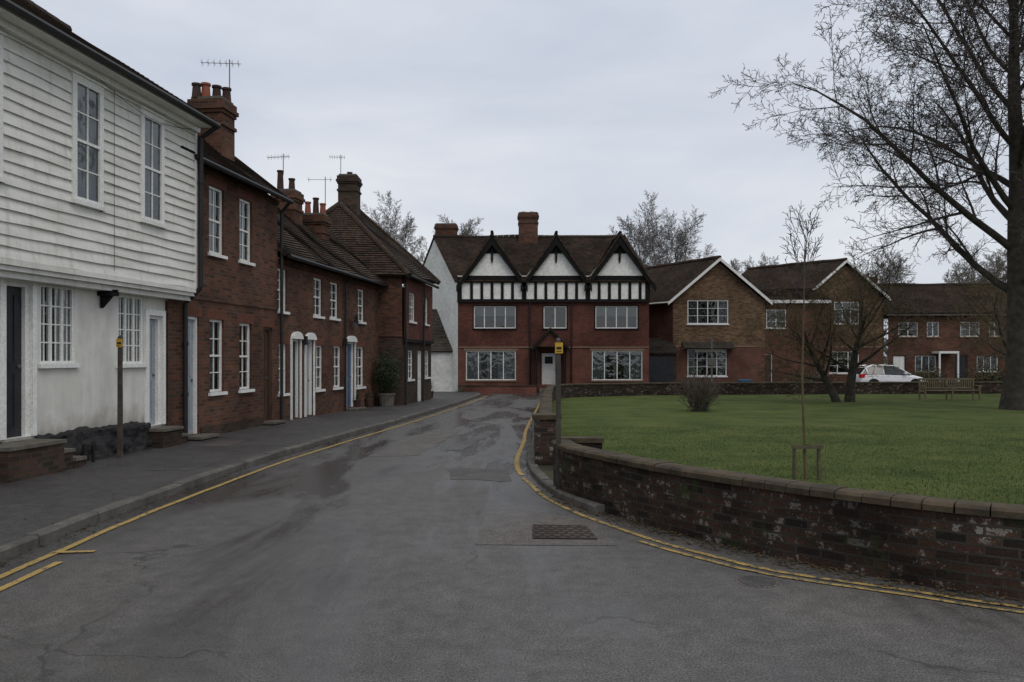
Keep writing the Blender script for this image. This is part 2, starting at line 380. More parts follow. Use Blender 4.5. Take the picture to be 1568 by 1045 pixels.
def sag(p): return .035*math.sin(p.x*1.1+p.y*.9)+.025*math.sin(p.y*2.3-p.x*1.7+1)
def roof(mb,A,B,C,D,mat,row=.12,sg=1.0,under=True):
    A,B,C,D=V(A),V(B),V(C),V(D)
    L=((D+C)/2-(A+B)/2).length; n=max(2,int(L/row)); Wd=(B-A).length; m=max(1,int(Wd/.7))
    nrm=(B-A).cross(D-A)
    if nrm.length<1e-6: nrm=(C-B).cross(B-A)
    nrm.normalize()
    if nrm.z<0: nrm=-nrm
    def P(u,v):
        p=(A.lerp(B,u)).lerp(D.lerp(C,u),v)
        return p+nrm*(sag(p)*sg*.6)
    for i in range(n):
        v0=i/n; v1=(i+1)/n
        for j in range(m):
            u0=j/m;u1=(j+1)/m
            a=P(u0,v0);b=P(u1,v0);c=P(u1,v1);d=P(u0,v1)
            wj=.012*math.sin(i*12.9+j*7.1)
            la=a+nrm*(.03+wj*.3); lb=b+nrm*(.03+wj*.3)
            if (c-d).length<1e-4: mb.poly([la,lb,c],mat,[(u0*Wd,i*row),(u1*Wd,i*row),(u1*Wd,(i+1)*row)])
            else: mb.poly([la,lb,c,d],mat,[(u0*Wd,i*row),(u1*Wd,i*row),(u1*Wd,(i+.98)*row),(u0*Wd,(i+.98)*row)])
            mb.poly([a,b,lb,la],mat,[(u0*Wd,i*row),(u1*Wd,i*row),(u1*Wd,i*row+.02),(u0*Wd,i*row+.02)])
    if under:
        o=nrm*-.07
        q=[A+o,B+o,C+o,D+o]
        if (C-D).length<1e-4: q=q[:3]
        mb.poly(q,'timber')
        for (p,r) in ((A,B),(A,D),(B,C)):
            if (p-r).length>.01: mb.poly([p+o,r+o,r+nrm*.02,p+nrm*.02],mat)
def ridge(mb,a,b,mat='tile_brown',r=.11):
    a=V(a);b=V(b); n=max(1,int((b-a).length/.35))
    for i in range(n):
        p=a.lerp(b,i/n); q=a.lerp(b,(i+.97)/n); s1=V((0,0,sag(p)*.6)); s2=V((0,0,sag(q)*.6))
        mb.tube([p+s1,q+s2],[r,r*1.06],8,mat,True)
def chimney(o,fr,a,b,w0,w1,z0,z1,mat='brick_red2',pots=()):
    mb=o.part('chimney')
    fbox(mb,fr,a,b,z0,z1,w0,w1,mat)
    for (k,h0,h1) in ((.04,z1-.62,z1-.54),(.035,z1-.32,z1-.24),(.075,z1-.24,z1-.15),(.04,z1-.15,z1-.002)):
        fbox(mb,fr,a-k,b+k,h0,h1,w0-k,w1+k,mat)
    fbox(mb,fr,a+.02,b-.02,z1-.001,z1+.07,w0+.02,w1-.02,'stone')
    for (s,w,m,h) in pots:
        p=fr(s,z1+.05,w); mb.cyl(p,p+V((0,0,h)),.115,m,12,.09); mb.cyl(p+V((0,0,h)),p+V((0,0,h+.05)),.115,m,12); mb.cyl(p+V((0,0,h+.045)),p+V((0,0,h+.055)),.085,'black',10)
def aerial(loc,h,arm,name='television_aerial',el=7,dirv=(1,.2)):
    mb=MB(); p=V(loc); t=p+V((0,0,h)); mb.cyl(p,t,.014,'metal',6)
    d=V((dirv[0],dirv[1],0)).normalized(); s=V((-d.y,d.x,0))
    a=t+V((0,0,-.1)); mb.cyl(a-d*arm*.75,a+d*arm*.3,.008,'metal',5)
    for i in range(el):
        q=a-d*arm*(.72-.95*i/(el-1)); L=.14
        mb.cyl(q-s*L,q+s*L,.005,'metal',4); mb.cyl(q-V((0,0,.09)),q+V((0,0,.09)),.005,'metal',4)
    mb.build(name,loc)
def gutter(o,fr,a,b,z,w):
    o.part('gutter').cyl(fr(a,z,w),fr(b,z,w),.06,'black',8)
def downpipe(o,pts,r=.042):
    P=[V(p) for p in pts]
    for i in range(len(P)-1): o.part('downpipe').cyl(P[i],P[i+1],r,'black',8)

# ------------------------------------------------------------------ world & light
w=bpy.data.worlds.new('World'); scene.world=w; w.use_nodes=True; nt=w.node_tree
bg=nt.nodes['Background']; bg.inputs['Strength'].default_value=.1
sky=nd(nt,'ShaderNodeTexSky',sky_type='NISHITA'); sky.sun_disc=False
sundir=V((.35,-.65,.85)).normalized()
sky.sun_elevation=math.asin(sundir.z); sky.sun_rotation=math.atan2(sundir.x,sundir.y)
tc=nd(nt,'ShaderNodeTexCoord').outputs['Generated']
mp=nd(nt,'ShaderNodeMapping',{'Vector':tc,'Scale':(1,1,3.4)}).outputs[0]
nz=noise(nt,mp,1.9,6,.52,.35)
cl=ramp(nt,nz,[(.32,(5.6,6.15,7.1)),(.5,(6.8,7.2,7.9)),(.68,(8.3,8.45,8.8))])
sx=nd(nt,'ShaderNodeSeparateXYZ',{'Vector':tc})
gr=ramp(nt,sx.outputs[2],[(0,(1.03,1.02,1.0)),(.12,(1.0,1.0,1.0)),(.42,(.96,.97,1.0)),(1,(1.65,1.57,1.45))])
cl=mixc(nt,1,cl,gr,'MULTIPLY')
nt.links.new(mixc(nt,.95,sky.outputs[0],cl),bg.inputs['Color'])
sl=bpy.data.lights.new('sun','SUN'); sl.energy=.75; sl.angle=math.radians(25); sl.color=(1,.93,.84)
so=bpy.data.objects.new('sun',sl); so.rotation_euler=(-sundir).to_track_quat('-Z','Y').to_euler(); scene.collection.objects.link(so)

cam=bpy.data.cameras.new('camera'); co=bpy.data.objects.new('camera',cam); scene.collection.objects.link(co)
cam.lens=28.7; cam.sensor_width=36; cam.shift_y=.01435; cam.clip_end=1500; cam.clip_start=.05
co.location=(0,0,1.8); co.rotation_euler=(math.radians(90),0,0); scene.camera=co

# ------------------------------------------------------------------ paths
def cat(pts,step=.25):
    P=[V((p[0],p[1],0)) for p in pts]; P=[P[0]*2-P[1]]+P+[P[-1]*2-P[-2]]; out=[]
    for i in range(1,len(P)-2):
        n=max(1,int((P[i+1]-P[i]).length/step))
        for j in range(n):
            t=j/n; a,b,c,d=P[i-1],P[i],P[i+1],P[i+2]
            out.append(.5*((2*b)+(c-a)*t+(2*a-5*b+4*c-d)*t*t+(3*b-a-3*c+d)*t**3))
    out.append(P[-2]); return out
def offs(path,o):
    r=[]
    for i,p in enumerate(path):
        d=(path[min(i+1,len(path)-1)]-path[max(i-1,0)]).normalized(); r.append(p+V((d.y,-d.x,0))*o)
    return r
def ribbon(mb,pa,pb,za,zb,mat,wob=0):
    u=0
    for i in range(len(pa)-1):
        l=(pa[i+1]-pa[i]).length
        f=lambda p,z:V((p.x,p.y,gz(p.y)+z))
        wd=(pa[i]-pb[i]).length+abs(za-zb)
        a,b,c,d=pa[i],pa[i+1],pb[i+1],pb[i]
        if wob:
            j=lambda p:V((math.sin(p.y*5.1+p.x*3)*wob,math.sin(p.y*7.7+p.x*4)*wob,0))
            a,b,c,d=a+j(a),b+j(b),c+j(c)*1.2,d+j(d)*1.2
        mb.poly([f(a,za),f(b,za),f(c,zb),f(d,zb)],mat,[(u,za),(u+l,za),(u+l,za+wd),(u,za+wd)]); u+=l
def xat(path,y):
    for i in range(len(path)-1):
        a,b=path[i],path[i+1]
        if (a.y-y)*(b.y-y)<=0 and abs(a.y-b.y)>1e-9: return a.x+(b.x-a.x)*(y-a.y)/(b.y-a.y)
    return None
kerbL=cat([(-4.45,-8),(-4.45,0),(-4.45,7.1),(-4.46,8.8),(-4.36,11.1),(-4.17,13.8),(-3.8,16.7),(-3.15,21.4),(-2.32,30.4),(-1.72,38.8),(-1.6,42),(-2.2,44.3),(-4,45.2)])
wallN=cat([(14,4.75),(8,4.95),(6,5.25),(4.6,5.7),(3.81,6.08),(3.21,6.52),(2.44,7.33),(1.76,8.27),(1.23,9.26),(.80,10.2),(.66,10.9)])
wallF=cat([(.55,13.2),(.66,16),(.92,21.7),(1.3,29),(1.75,35.5),(2.4,37.6),(3.6,38.9),(5.5,40.2),(8.1,41.2),(14,42.2),(22,43),(34,43.6)])
kerbR=cat([(.95,9.3),(.62,10.2),(.36,11.6),(.25,13.0),(.27,14.5),(.42,17),(.52,19.56),(.75,24),(1.10,29.9),(1.45,36.5),(2.1,38.8),(3.4,40.2),(5.2,41.3),(8,42.2),(14,43.2),(22,44),(34,44.6)])
yelR=cat([(14,4.35),(8,4.55),(5,5.22),(3.66,5.84),(3.08,6.25),(2.26,6.8),(1.85,7.3),(1.38,8.0),(.85,9.15),(.52,10.09),(.27,11.5),(.13,13.0),(.14,14.5),(.28,17),(.37,19.56),(.62,24),(.97,29.9),(1.33,36)])

def sheet(name,x0,x1,ys,z,mat,nx=1):
    mb=MB()
    for i in range(len(ys)-1):
        for j in range(nx):
            a=x0+(x1-x0)*j/nx;b=x0+(x1-x0)*(j+1)/nx
            mb.poly([(a,ys[i],gz(ys[i])+z),(b,ys[i],gz(ys[i])+z),(b,ys[i+1],gz(ys[i+1])+z),(a,ys[i+1],gz(ys[i+1])+z)],mat)
    return mb.build(name)
sheet('ground',-900,900,[-300,-10,20,46.5,150,1200],-.03,'ground')
sheet('road',-14,60,[-10,0,10,20,33,46.5,62],0,'asphalt')
mb=MB(); ya=[p for p in yelR if p.y<12.2]; yb=[p for p in yelR if p.y>=12.0]
ribbon(mb,ya,offs(ya,-.065),.008,.008,'yellow2',.008); ribbon(mb,yb,offs(yb,-.075),.008,.008,'yellow')
y2=[p for p in yelR if p.y<8.2]; ribbon(mb,offs(y2,-.15),offs(y2,-.205),.008,.008,'yellow2',.008)
kl=[p for p in kerbL if p.y<41.5]
ribbon(mb,offs(kl,.26),offs(kl,.335),.008,.008,'yellow',.004)
k2=[p for p in kerbL if p.y<7.45]; ribbon(mb,offs(k2,.48),offs(k2,.55),.008,.008,'yellow',.004)
mb.poly([(-4.20,7.40,.012),(-3.82,7.44,.012),(-3.82,7.51,.012),(-4.20,7.47,.012)],'yellow')
mb.build('road_markings')
def blob(mb,pts,mat,z=.004,amp=.05,sub=10):
    out=[]
    P=[V((a,b,0)) for a,b in pts]
    for i in range(len(P)):
        a,b=P[i],P[(i+1)%len(P)]
        for j in range(sub):
            p=a.lerp(b,j/sub); q=V((mnz.noise(p*2.3),mnz.noise(p*2.3+V((9,3,0))),0))*amp; p=p+q; out.append((p.x,p.y,gz(p.y)+z))
    mb.poly(out,mat)
mb=MB()
blob(mb,[(-.35,7.75),(.98,7.72),(.92,8.85),(-.25,9.9)],'asphalt2',amp=.03)
blob(mb,[(-2.6,14.5),(-1.7,14.7),(-1.2,19.8),(-1.9,19.8)],'asphalt2',amp=.08)
blob(mb,[(-.9,11.9),(.0,11.7),(-.1,12.9),(-1.0,13.1)],'asphalt3',amp=.12)
blob(mb,[(-1.3,15.5),(-.95,15.5),(-.3,19.5),(-.6,19.6)],'asphalt3',amp=.07)
mb.build('road_patch')
mb=MB(); mb.poly([(.20,8.0,.012),(.84,7.97,.012),(.78,8.6,.012),(.22,8.66,.012)],'pattern'); mb.build('inspection_cover')
mb=MB()
mb.cyl((1.95,6.5,-.02),(1.95,6.5,.004),.17,'asphalt2',20); mb.cyl((1.95,6.5,-.02),(1.95,6.5,.008),.145,'pavement',20); mb.build('manhole_cover')
mb=MB(); ys=[-8,0,5,10,12,14,16,18,20,22,25,28,31,34,37,40,42,43.5,45]
for i in range(len(ys)-1):
    y0,y1=ys[i],ys[i+1]; a=xat(kerbL,y0);b=xat(kerbL,min(y1,45.1))
    mb.poly([(-14,y0,gz(y0)+.11),(a-.12,y0,gz(y0)+.11),(b-.12,y1,gz(y1)+.11),(-14,y1,gz(y1)+.11)],'pavement')
for (a,b,c,d) in ((-6.3,-5.7,8.2,9.1),(-5.4,-4.7,12.0,13.2),(-5.9,-5.3,15.2,16.4),(-5.2,-4.5,17.6,18.4)): blob(mb,[(a,c),(b,c),(b+.05,d),(a+.05,d)],'asphalt2' if a<-5.8 else 'asphalt3',.114,.03)
mb.build('pavement')
def kerb(name,path,side,h=.115,wd=.13,blk=.91,ymin=-9):
    mb=MB(); acc=0; seg=[path[0]]
    def flush(seg):
        a,b=seg[0],seg[-1]
        if b.y<ymin or (b-a).length<.05: return
        d=(b-a).normalized(); n=V((d.y,-d.x,0))*side; g=d*.007
        jz=R.uniform(-.010,.010); jn=n*R.uniform(-.012,.012)
        a2=a+g+jn;b2=b-g+jn
        f=lambda p,z:V((p.x,p.y,gz(p.y)+z))
        c=.02
        mb.poly([f(a2,-.02),f(b2,-.02),f(b2,h-c+jz),f(a2,h-c+jz)],'kerb')
        mb.poly([f(a2,h-c+jz),f(b2,h-c+jz),f(b2+n*c,h+jz),f(a2+n*c,h+jz)],'kerb')
        mb.poly([f(a2+n*c,h+jz),f(b2+n*c,h+jz),f(b2+n*wd,h+jz),f(a2+n*wd,h+jz)],'kerb')
        for e in (a2,b2): mb.poly([f(e,-.02),f(e,h-c+jz),f(e+n*c,h+jz),f(e+n*wd,h+jz),f(e+n*wd,-.02)],'kerb')
        mb.poly([f(a2+n*wd,-.02),f(b2+n*wd,-.02),f(b2+n*wd,h+jz),f(a2+n*wd,h+jz)],'kerb')
    for p in path[1:]:
        acc+=(p-seg[-1]).length; seg.append(p)
        if acc>=blk: flush(seg); seg=[p]; acc=0
    flush(seg); return mb.build(name)
kerb('kerb',kerbL,-1)
kerb('kerb',kerbR,1,h=.09)
mb=MB(); ys=[9.3+.35*i for i in range(83)]
def wl(y):
    if y<=10.9: return xat(wallN,y)
    if y<13.2: return .66+(.55-.66)*(y-10.9)/2.3+.25
    return xat(wallF,y)
for i in range(len(ys)-1):
    y0,y1=ys[i],ys[i+1]; a0,a1=xat(kerbR,y0),xat(kerbR,y1); b0,b1=wl(y0)+.1,wl(y1)+.1
    if None in(a0,a1): continue
    mb.poly([(a0+.12,y0,gz(y0)+.07),(b0,y0,gz(y0)+.085),(b1,y1,gz(y1)+.085),(a1+.12,y1,gz(y1)+.07)],'soil')
mb.build('verge')
mb=MB(); mb.box(-3.2,60,44.9,60,-.5,gz(46.5)+.09,'pavement'); mb.build('pavement')
mb=MB(); ys=[4.8+.25*i for i in range(24)]+[10.9,12,13.2]+[14+1.0*i for i in range(24)]+[37.6,38,38.5,38.9,39.5,40.2,40.7,41.2,41.7,42.2,42.6,43,43.4]
def gl(y):
    if y<=10.88: return xat(wallN,y) or 14
    if y<13.2: return .72
    return xat(wallF,y) or 34
for i in range(len(ys)-1):
    y0,y1=ys[i],ys[i+1]
    a,b=gl(y0),gl(y1)
    mb.poly([(a,y0,gz(y0)+.06),(48,y0,gz(y0)+.06),(48,y1,gz(y1)+.06),(b,y1,gz(y1)+.06)],'grass')
mb.build('village_green')
def blades(name,n,ymin,ymax,h,w):
    v=[];f=[]
    rr=np.random.RandomState(3)
    c=0
    while c<n:
        y=ymin+(ymax-ymin)*rr.rand()**1.6; xl=gl(y)+.12; xr=.66*y+.6
        if xr<=xl: continue
        if rr.rand()>(xr-xl)/8.: continue
        x=xl+(xr-xl)*rr.rand(); z=gz(y)+.058
        a=rr.rand()*6.283; l=h*(.5+rr.rand()); ww=w*(.6+rr.rand()*.8); dx,dy=math.cos(a)*ww,math.sin(a)*ww
        lx,ly=(rr.rand()-.5)*l*1.1,(rr.rand()-.5)*l*1.1
        i=len(v); v+=[(x-dx,y-dy,z),(x+dx,y+dy,z),(x+lx,y+ly,z+l)]; f.append((i,i+1,i+2)); c+=1
    me=bpy.data.meshes.new(name); me.from_pydata(v,[],f); me.materials.append(M['blade']); o=bpy.data.objects.new(name,me); scene.collection.objects.link(o)
blades('grass',60000,5.5,20,.026,.005)
def gwall(name,path,h,mat='brick_wall',th=.22,copblk=.23):
    o=Obj(name,(path[0].x,path[0].y,gz(path[0].y))); W=o.part('brickwork'); C=o.part('coping')
    a=offs(path,-th/2); b=offs(path,th/2)
    ribbon(W,a,a,0-.03,h-.08,mat); ribbon(W,b,b,-.03,h-.08,mat)
    for i in (0,-1):
        p,q=a[i],b[i]; g=gz(p.y); W.poly([(p.x,p.y,g-.03),(q.x,q.y,g-.03),(q.x,q.y,g+h-.08),(p.x,p.y,g+h-.08)],mat)
    L=[0]
    for i in range(len(path)-1): L.append(L[-1]+(path[i+1]-path[i]).length)
    def at(s):
        s=max(0,min(s,L[-1]-1e-6))
        lo=0
        while L[lo+1]<s: lo+=1
        t=(s-L[lo])/(L[lo+1]-L[lo]); return path[lo].lerp(path[lo+1],t)
    s=0
    while s<L[-1]-.02:
        bl=copblk*R.uniform(.92,1.08)
        p=at(s+.002); q=at(s+bl-.003); d=(q-p)
        if d.length<.01: break
        d.normalize(); n=V((d.y,-d.x,0)); g=gz(p.y); hh=h+R.uniform(-.006,.006); wd=th/2+.035+R.uniform(-.007,.007)
        prof=[(-wd,h-.079),(-wd,hh-.028),(-wd+.03,hh-.006),(-wd+.09,hh),(wd-.09,hh),(wd-.03,hh-.006),(wd,hh-.028),(wd,h-.079)]
        A=[p+n*x+V((0,0,g+z)) for x,z in prof]; B=[q+n*x+V((0,0,g+z)) for x,z in prof]
        for i in range(7): C.poly([A[i],A[i+1],B[i+1],B[i]],'coping')
        C.poly([A[0],A[7],B[7],B[0]],'coping')
        C.poly(A,'coping'); C.poly(B,'coping')
        s+=bl
    return o
gwall('garden_wall',wallN,.68).finish()
o=gwall('garden_wall',wallF,.70)
for (x,y) in ((.55,13.0),):
    W=o.part('brickwork'); W.box(x-.19,x+.19,y-.18,y+.2,-.03,.80,'brick_wall'); o.part('coping').box(x-.23,x+.23,y-.22,y+.24,.801,.87,'coping')
W.box(.74,1.35,12.2,12.42,-.03,.5,'brick_wall'); o.part('coping').box(.72,1.37,12.16,12.46,.501,.57,'coping')
o.finish()
mb=MB(); mb.nouv=True
def scat(path,o0,o1,n,z,s0=.008,s1=.022):
    for _ in range(n):
        i=R.randrange(len(path)-1); p=path[i].lerp(path[i+1],R.random()); d=(path[i+1]-path[i]).normalized()
        off=o0+(o1-o0)*R.random()**1.6; p=p+V((d.y,-d.x,0))*off
        s=R.uniform(s0,s1); a=R.random()*6.28; zz=gz(p.y)+z+R.random()*.012
        q=[V((p.x+math.cos(a+k)*s*(1 if k%3 else .6),p.y+math.sin(a+k)*s,zz+R.uniform(0,.012))) for k in (0,1.7,3.1,4.6)]
        mb.poly(q,R.choice(['dead_leaf','dead_leaf','soil']))
scat(wallN,-.12,-.36,3600,.004); scat([p for p in kerbL if 5<p.y<35],.0,.25,1500,.004); scat([p for p in kerbR if p.y<35],-.0,-.12,700,.004)
scat([p for p in kerbL if 5<p.y<35],-.15,-2.4,350,.112)
for _ in range(700):
    y=R.uniform(4,22); x=R.uniform(-3.8,.5); s=R.uniform(.006,.014); zz=gz(y)+.006
    mb.poly([(x,y,zz),(x+s,y+s*.3,zz+.004),(x+s*.4,y+s,zz+.003)],R.choice(['dead_leaf','stone']))
for _ in range(500):
    y=R.uniform(8,30); x=R.uniform(gl(y)+.2,.66*y); s=R.uniform(.015,.035); zz=gz(y)+.085
    mb.poly([(x,y,zz),(x+s,y+s*.3,zz+.01),(x+s*.4,y+s,zz+.02)],'dead_leaf')
mb.build('fallen_leaves')

# ------------------------------------------------------------------ left terrace
L=Fr((-8.59,0),(.125,1.0)); K=1.0078
o=Obj('weatherboarded_house',(-7.1,12,0))
ops=[Dr(11.5*K,12.02*K,.62,2.86,col='door_dark',rm='white_paint'),
     Wn(12.22*K,13.0*K,1.68,2.88,kind='casement',nx=3,ny=4,deep=.05,rm='white_paint',fw=.04),
     Wn(14.14*K,14.88*K,1.66,2.86,kind='casement',nx=3,ny=4,deep=.05,rm='white_paint',fw=.04),
     Dr(15.04*K,15.5*K,.5,2.55,col='door_grey',rm='white_paint'),
     Wn(8.2*K,9.6*K,1.66,2.86,kind='casement',nx=3,ny=3,rm='white_paint')]
facade(o,L,4*K,15.62*K,-.05,3.06,ops,'render_white')
W=o.part('windows')
for (a,b,c,d) in ((12.22,13.0,1.68,2.88),(14.14,14.88,1.66,2.86)):
    for t in (1/6,.5,5/6):
        s=(a+(b-a)*t)*K; fbox(W,L,s-.008,s+.008,c+.04,d-.04,-.062,-.036,'white_paint')
D=o.part('doors')
for (a,b,c,d) in ((11.5,12.02,.62,2.86),(15.04,15.5,.5,2.55)):
    fbox(D,L,a*K-.11,a*K,c,d+.1,.0,.035,'white_paint'); fbox(D,L,b*K,b*K+.09,c,d+.1,.0,.035,'white_paint'); fbox(D,L,a*K,b*K,d,d+.1,0,.034,'white_paint')
P=o.part('plinth'); n=110
pts=[]
for i in range(n+1):
    s=(12.10+(15.02-12.10)*i/n)*K
    col=[]
    tz=.62+.09*mnz.noise(V((s*1.7,3,0)))+.03*mnz.noise(V((s*7,1,0)))
    for j in range(13):
        t=j/12; z=.05+(tz-.05)*t
        w_=.06+.14*(1-t)+.10*mnz.noise(V((s*3.2,z*4.5,2)))+.03*mnz.noise(V((s*11,z*12,5)))
        col.append(L(s,z,max(.012,w_) if j<12 else .004))
    pts.append(col)
for i in range(n):
    for j in range(12): P.poly([pts[i][j],pts[i+1][j],pts[i+1][j+1],pts[i][j+1]],'black_stone')
fbox(P,L,4*K,11.35*K,-.02,.6,.0,.09,'black_stone')
Wl=o.part('walls'); B=o.part('weatherboards')
uz0,uz1=3.12,6.28; jw=.30
uw=[(10.3,11.0),(12.52,13.17),(14.32,14.95)]; wz=(4.20,6.05)
S0,S1=4*K,16.13*K
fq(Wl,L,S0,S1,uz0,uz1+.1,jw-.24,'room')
row=.168; nrow=int((uz1-uz0)/row)+1
for i in range(nrow):
    z0=uz0+i*row; z1=min(z0+row+.015,uz1+.02)
    cuts=[S0]
    for a,b in uw:
        if wz[0]-.06<z0+row/2<wz[1]+.06: cuts+=[a*K-.03,b*K+.03]
    cuts.append(S1)
    for q in range(0,len(cuts),2):
        a,b=cuts[q],cuts[q+1]
        m=max(1,int((b-a)/.5))
        f=lambda s:.007*math.sin(s*1.7+i*2.1)+.005*math.sin(s*4.1+i)
        g=lambda s:jw+.036+.006*math.sin(s*2.9+i*1.3)
        for r in range(m):
            s0=a+(b-a)*r/m; s1=a+(b-a)*(r+1)/m
            B.poly([L(s0,z0+f(s0),g(s0)),L(s1,z0+f(s1),g(s1)),L(s1,z1+f(s1),jw),L(s0,z1+f(s0),jw)],'white_board')
            B.poly([L(s0,z0+f(s0),g(s0)),L(s1,z0+f(s1),g(s1)),L(s1,z0+f(s1),jw+.0),L(s0,z0+f(s0),jw+.0)],'white_board')
for a,b in uw:
    a*=K;b*=K
    window(o,L,a,b,wz[0],wz[1],jw+.07,kind='sash',nx=2,ny=4,curt='net',deep=.05,sd=.02,fw=.05)
    fbox(W,L,a-.05,a,wz[0]-.07,wz[1]+.07,jw-.1,jw+.055,'white_paint'); fbox(W,L,b,b+.05,wz[0]-.07,wz[1]+.07,jw-.1,jw+.055,'white_paint')
    fbox(W,L,a,b,wz[1],wz[1]+.07,jw-.1,jw+.053,'white_paint'); fbox(W,L,a-.08,b+.08,wz[1]+.07,wz[1]+.1,jw,jw+.08,'white_paint')
T=o.part('trim')
fbox(T,L,S1,S1+.05,uz0-.02,uz1+.05,jw-.25,jw+.05,'white_paint')
for (z0,z1,w1) in ((3.04,3.12,jw+.05),(2.97,3.038,jw+.01),(2.88,2.968,jw-.07)): fbox(T,L,S0,S1+.02,z0,z1,jw-.5,w1,'white_board')
fbox(T,L,S0,S1+.05,6.30,6.36,jw-.2,.66,'white_paint'); fbox(T,L,S0,S1+.04,6.20,6.298,jw-.1,jw+.12,'white_paint')
B2=o.part('bracket')
s=13.62*K
B2.poly([L(s,2.9,.02),L(s,2.9,.3),L(s,2.6,.02)],'timber'); B2.poly([L(s+.09,2.9,.02),L(s+.09,2.9,.3),L(s+.09,2.6,.02)],'timber')
B2.poly([L(s,2.9,.3),L(s+.09,2.9,.3),L(s+.09,2.6,.02),L(s,2.6,.02)],'timber')
fbox(B2,L,s-.06,s+.15,2.80,2.875,.0,.26,'timber')
Wl.poly([L(S1,3.1,jw),L(S1,6.36,jw),L(S1,8.1,-2.6),L(S1,6.36,-5.5),L(S1,0,-5.5),L(S1,0,-.3),L(S1,3.1,-.3)],'white_board')
Rf=o.part('roof')
roof(Rf,L(S0,6.40,.70),L(S1+.15,6.40,.70),L(S1+.15,8.42,-2.5),L(S0,8.42,-2.5),'tile_brown'); 
roof(Rf,L(S0,6.40,-5.7),L(S1+.15,6.40,-5.7),L(S1+.15,8.42,-2.5),L(S0,8.42,-2.5),'tile_brown'); ridge(Rf,L(S0,8.44,-2.5),L(S1+.15,8.44,-2.5))
gutter(o,L,S0,S1+.18,6.36,.72)
downpipe(o,[L(S1+.12,6.33,.72),L(S1+.06,6.1,.42),L(S1+.06,3.15,.42),L(S1+.02,2.85,.12),L(S1+.02,.05,.12)],.048)
for z in (5.2,4.2,2.0,1.0): o.part('downpipe').cyl(L(S1+.06 if z>3 else S1+.02,z,.42 if z>3 else .12),L(S1+.06 if z>3 else S1+.02,z+.07,.42 if z>3 else .12),.062,'black',8)
pts=[L((13.5)*K,6.2-3.0*t,jw+.05) for t in (0,.5,1)]; o.part('cable').tube(pts,[.004]*3,4,'black')
pts=[L((13.0+3.0*t)*K,6.22-.22*math.sin(math.pi*t),jw+.09) for t in [i/8 for i in range(9)]]; o.part('cable').tube(pts,[.005]*9,4,'black')
def steps(o,a,b,w1,h0,st):
    S=o.part('steps')
    fbox(S,L,a,b,-.02,h0-.05,.02,w1,'brick_dark'); fbox(S,L,a-.02,b+.02,h0-.05,h0,.02,w1+.03,'stone')
    c=b
    for h in st:
        fbox(S,L,c+.021,c+.26,-.02,h-.05,.02,w1-.05,'brick_dark'); fbox(S,L,c+.021,c+.28,h-.05,h,.02,w1-.02,'stone'); c+=.27
steps(o,10.9*K,12.0*K,.55,.58,(.42,.27))
steps(o,14.95*K,15.6*K,.35,.46,(.30,))
S=o.part('boot_scraper'); fbox(S,L,12.75*K,12.79*K,.1,.42,.3,.34,'black'); fbox(S,L,12.98*K,13.02*K,.1,.42,.3,.34,'black'); fbox(S,L,12.79*K,12.98*K,.38,.41,.3,.34,'black')
o.finish()
# --- brick house 1
o=Obj('brick_cottage',(-6.3,18,0))
a0,a1=15.62*K,20.72*K
def sash(a,b,c,d,**k):
    return Wn(a*K,b*K,c,d,kind='sash',nx=2,ny=4,lint=1,**k)
ops=[sash(17.22,17.88,3.98,5.42,curt='net'),sash(18.62,19.26,3.98,5.42,curt='net'),
     sash(17.25,17.88,1.02,2.58,curt='net'),sash(18.62,19.24,1.02,2.55,curt='sides'),
     Dr(16.28*K,16.8*K,.2,2.6,col='door_grey',lint=1),Dr(19.88*K,20.4*K,.2,2.5,col='door_brown',fm='door_brown',lint=1)]
facade(o,L,a0,a1,-.05,5.72,ops,'brick_red',w=.05)
W_=o.part('walls')
fbox(W_,L,a0,a1,2.95,3.02,.0,.075,'brick_red'); fbox(W_,L,a0,a1,5.62,5.72,.0,.10,'brick_red')
fq(W_,Fr(L(a1,0,.05)[:2],(-L.N[0],-L.N[1])),0,5.6,-.05,5.7,0,'brick_red')
W_.poly([L(a1,5.7,.05),L(a1,5.7,-5.6),L(a1,8.0,-2.6)],'brick_red')
fbox(W_,L,16.85*K,19.85*K,-.03,.32,.051,.075,'brick_dark')
Rf=o.part('roof'); roof(Rf,L(a0,5.78,.32),L(a1+.15,5.78,.32),L(a1+.15,7.95,-2.5),L(a0,7.95,-2.5),'tile_brown',sg=1.4)
roof(Rf,L(a0,5.78,-5.8),L(a1+.15,5.78,-5.8),L(a1+.15,7.95,-2.5),L(a0,7.95,-2.5),'tile_brown'); ridge(Rf,L(a0,7.98,-2.5),L(a1+.15,7.98,-2.5))
gutter(o,L,a0+.5,a1+.15,5.72,.36)
downpipe(o,[L(a1+.05,5.7,.36),L(a1+.05,5.45,.14),L(a1+.05,.05,.14)])
chimney(o,L,19.1*K,19.75*K,-1.42,-.62,5.9,7.85,'brick_red2',[(19.2*K,-1.3,'pot_dark',.3),(19.3*K,-1.12,'pot',.33),(19.5*K,-.95,'pot_dark',.33),(19.6*K,-.75,'pot_dark',.3)])
steps(o,16.2*K,16.95*K,.4,.19,()); steps(o,19.8*K,20.5*K,.35,.19,())
o.finish()
aerial(L(19.75*K,7.85,-.75),1.15,.9,dirv=(1,.1))
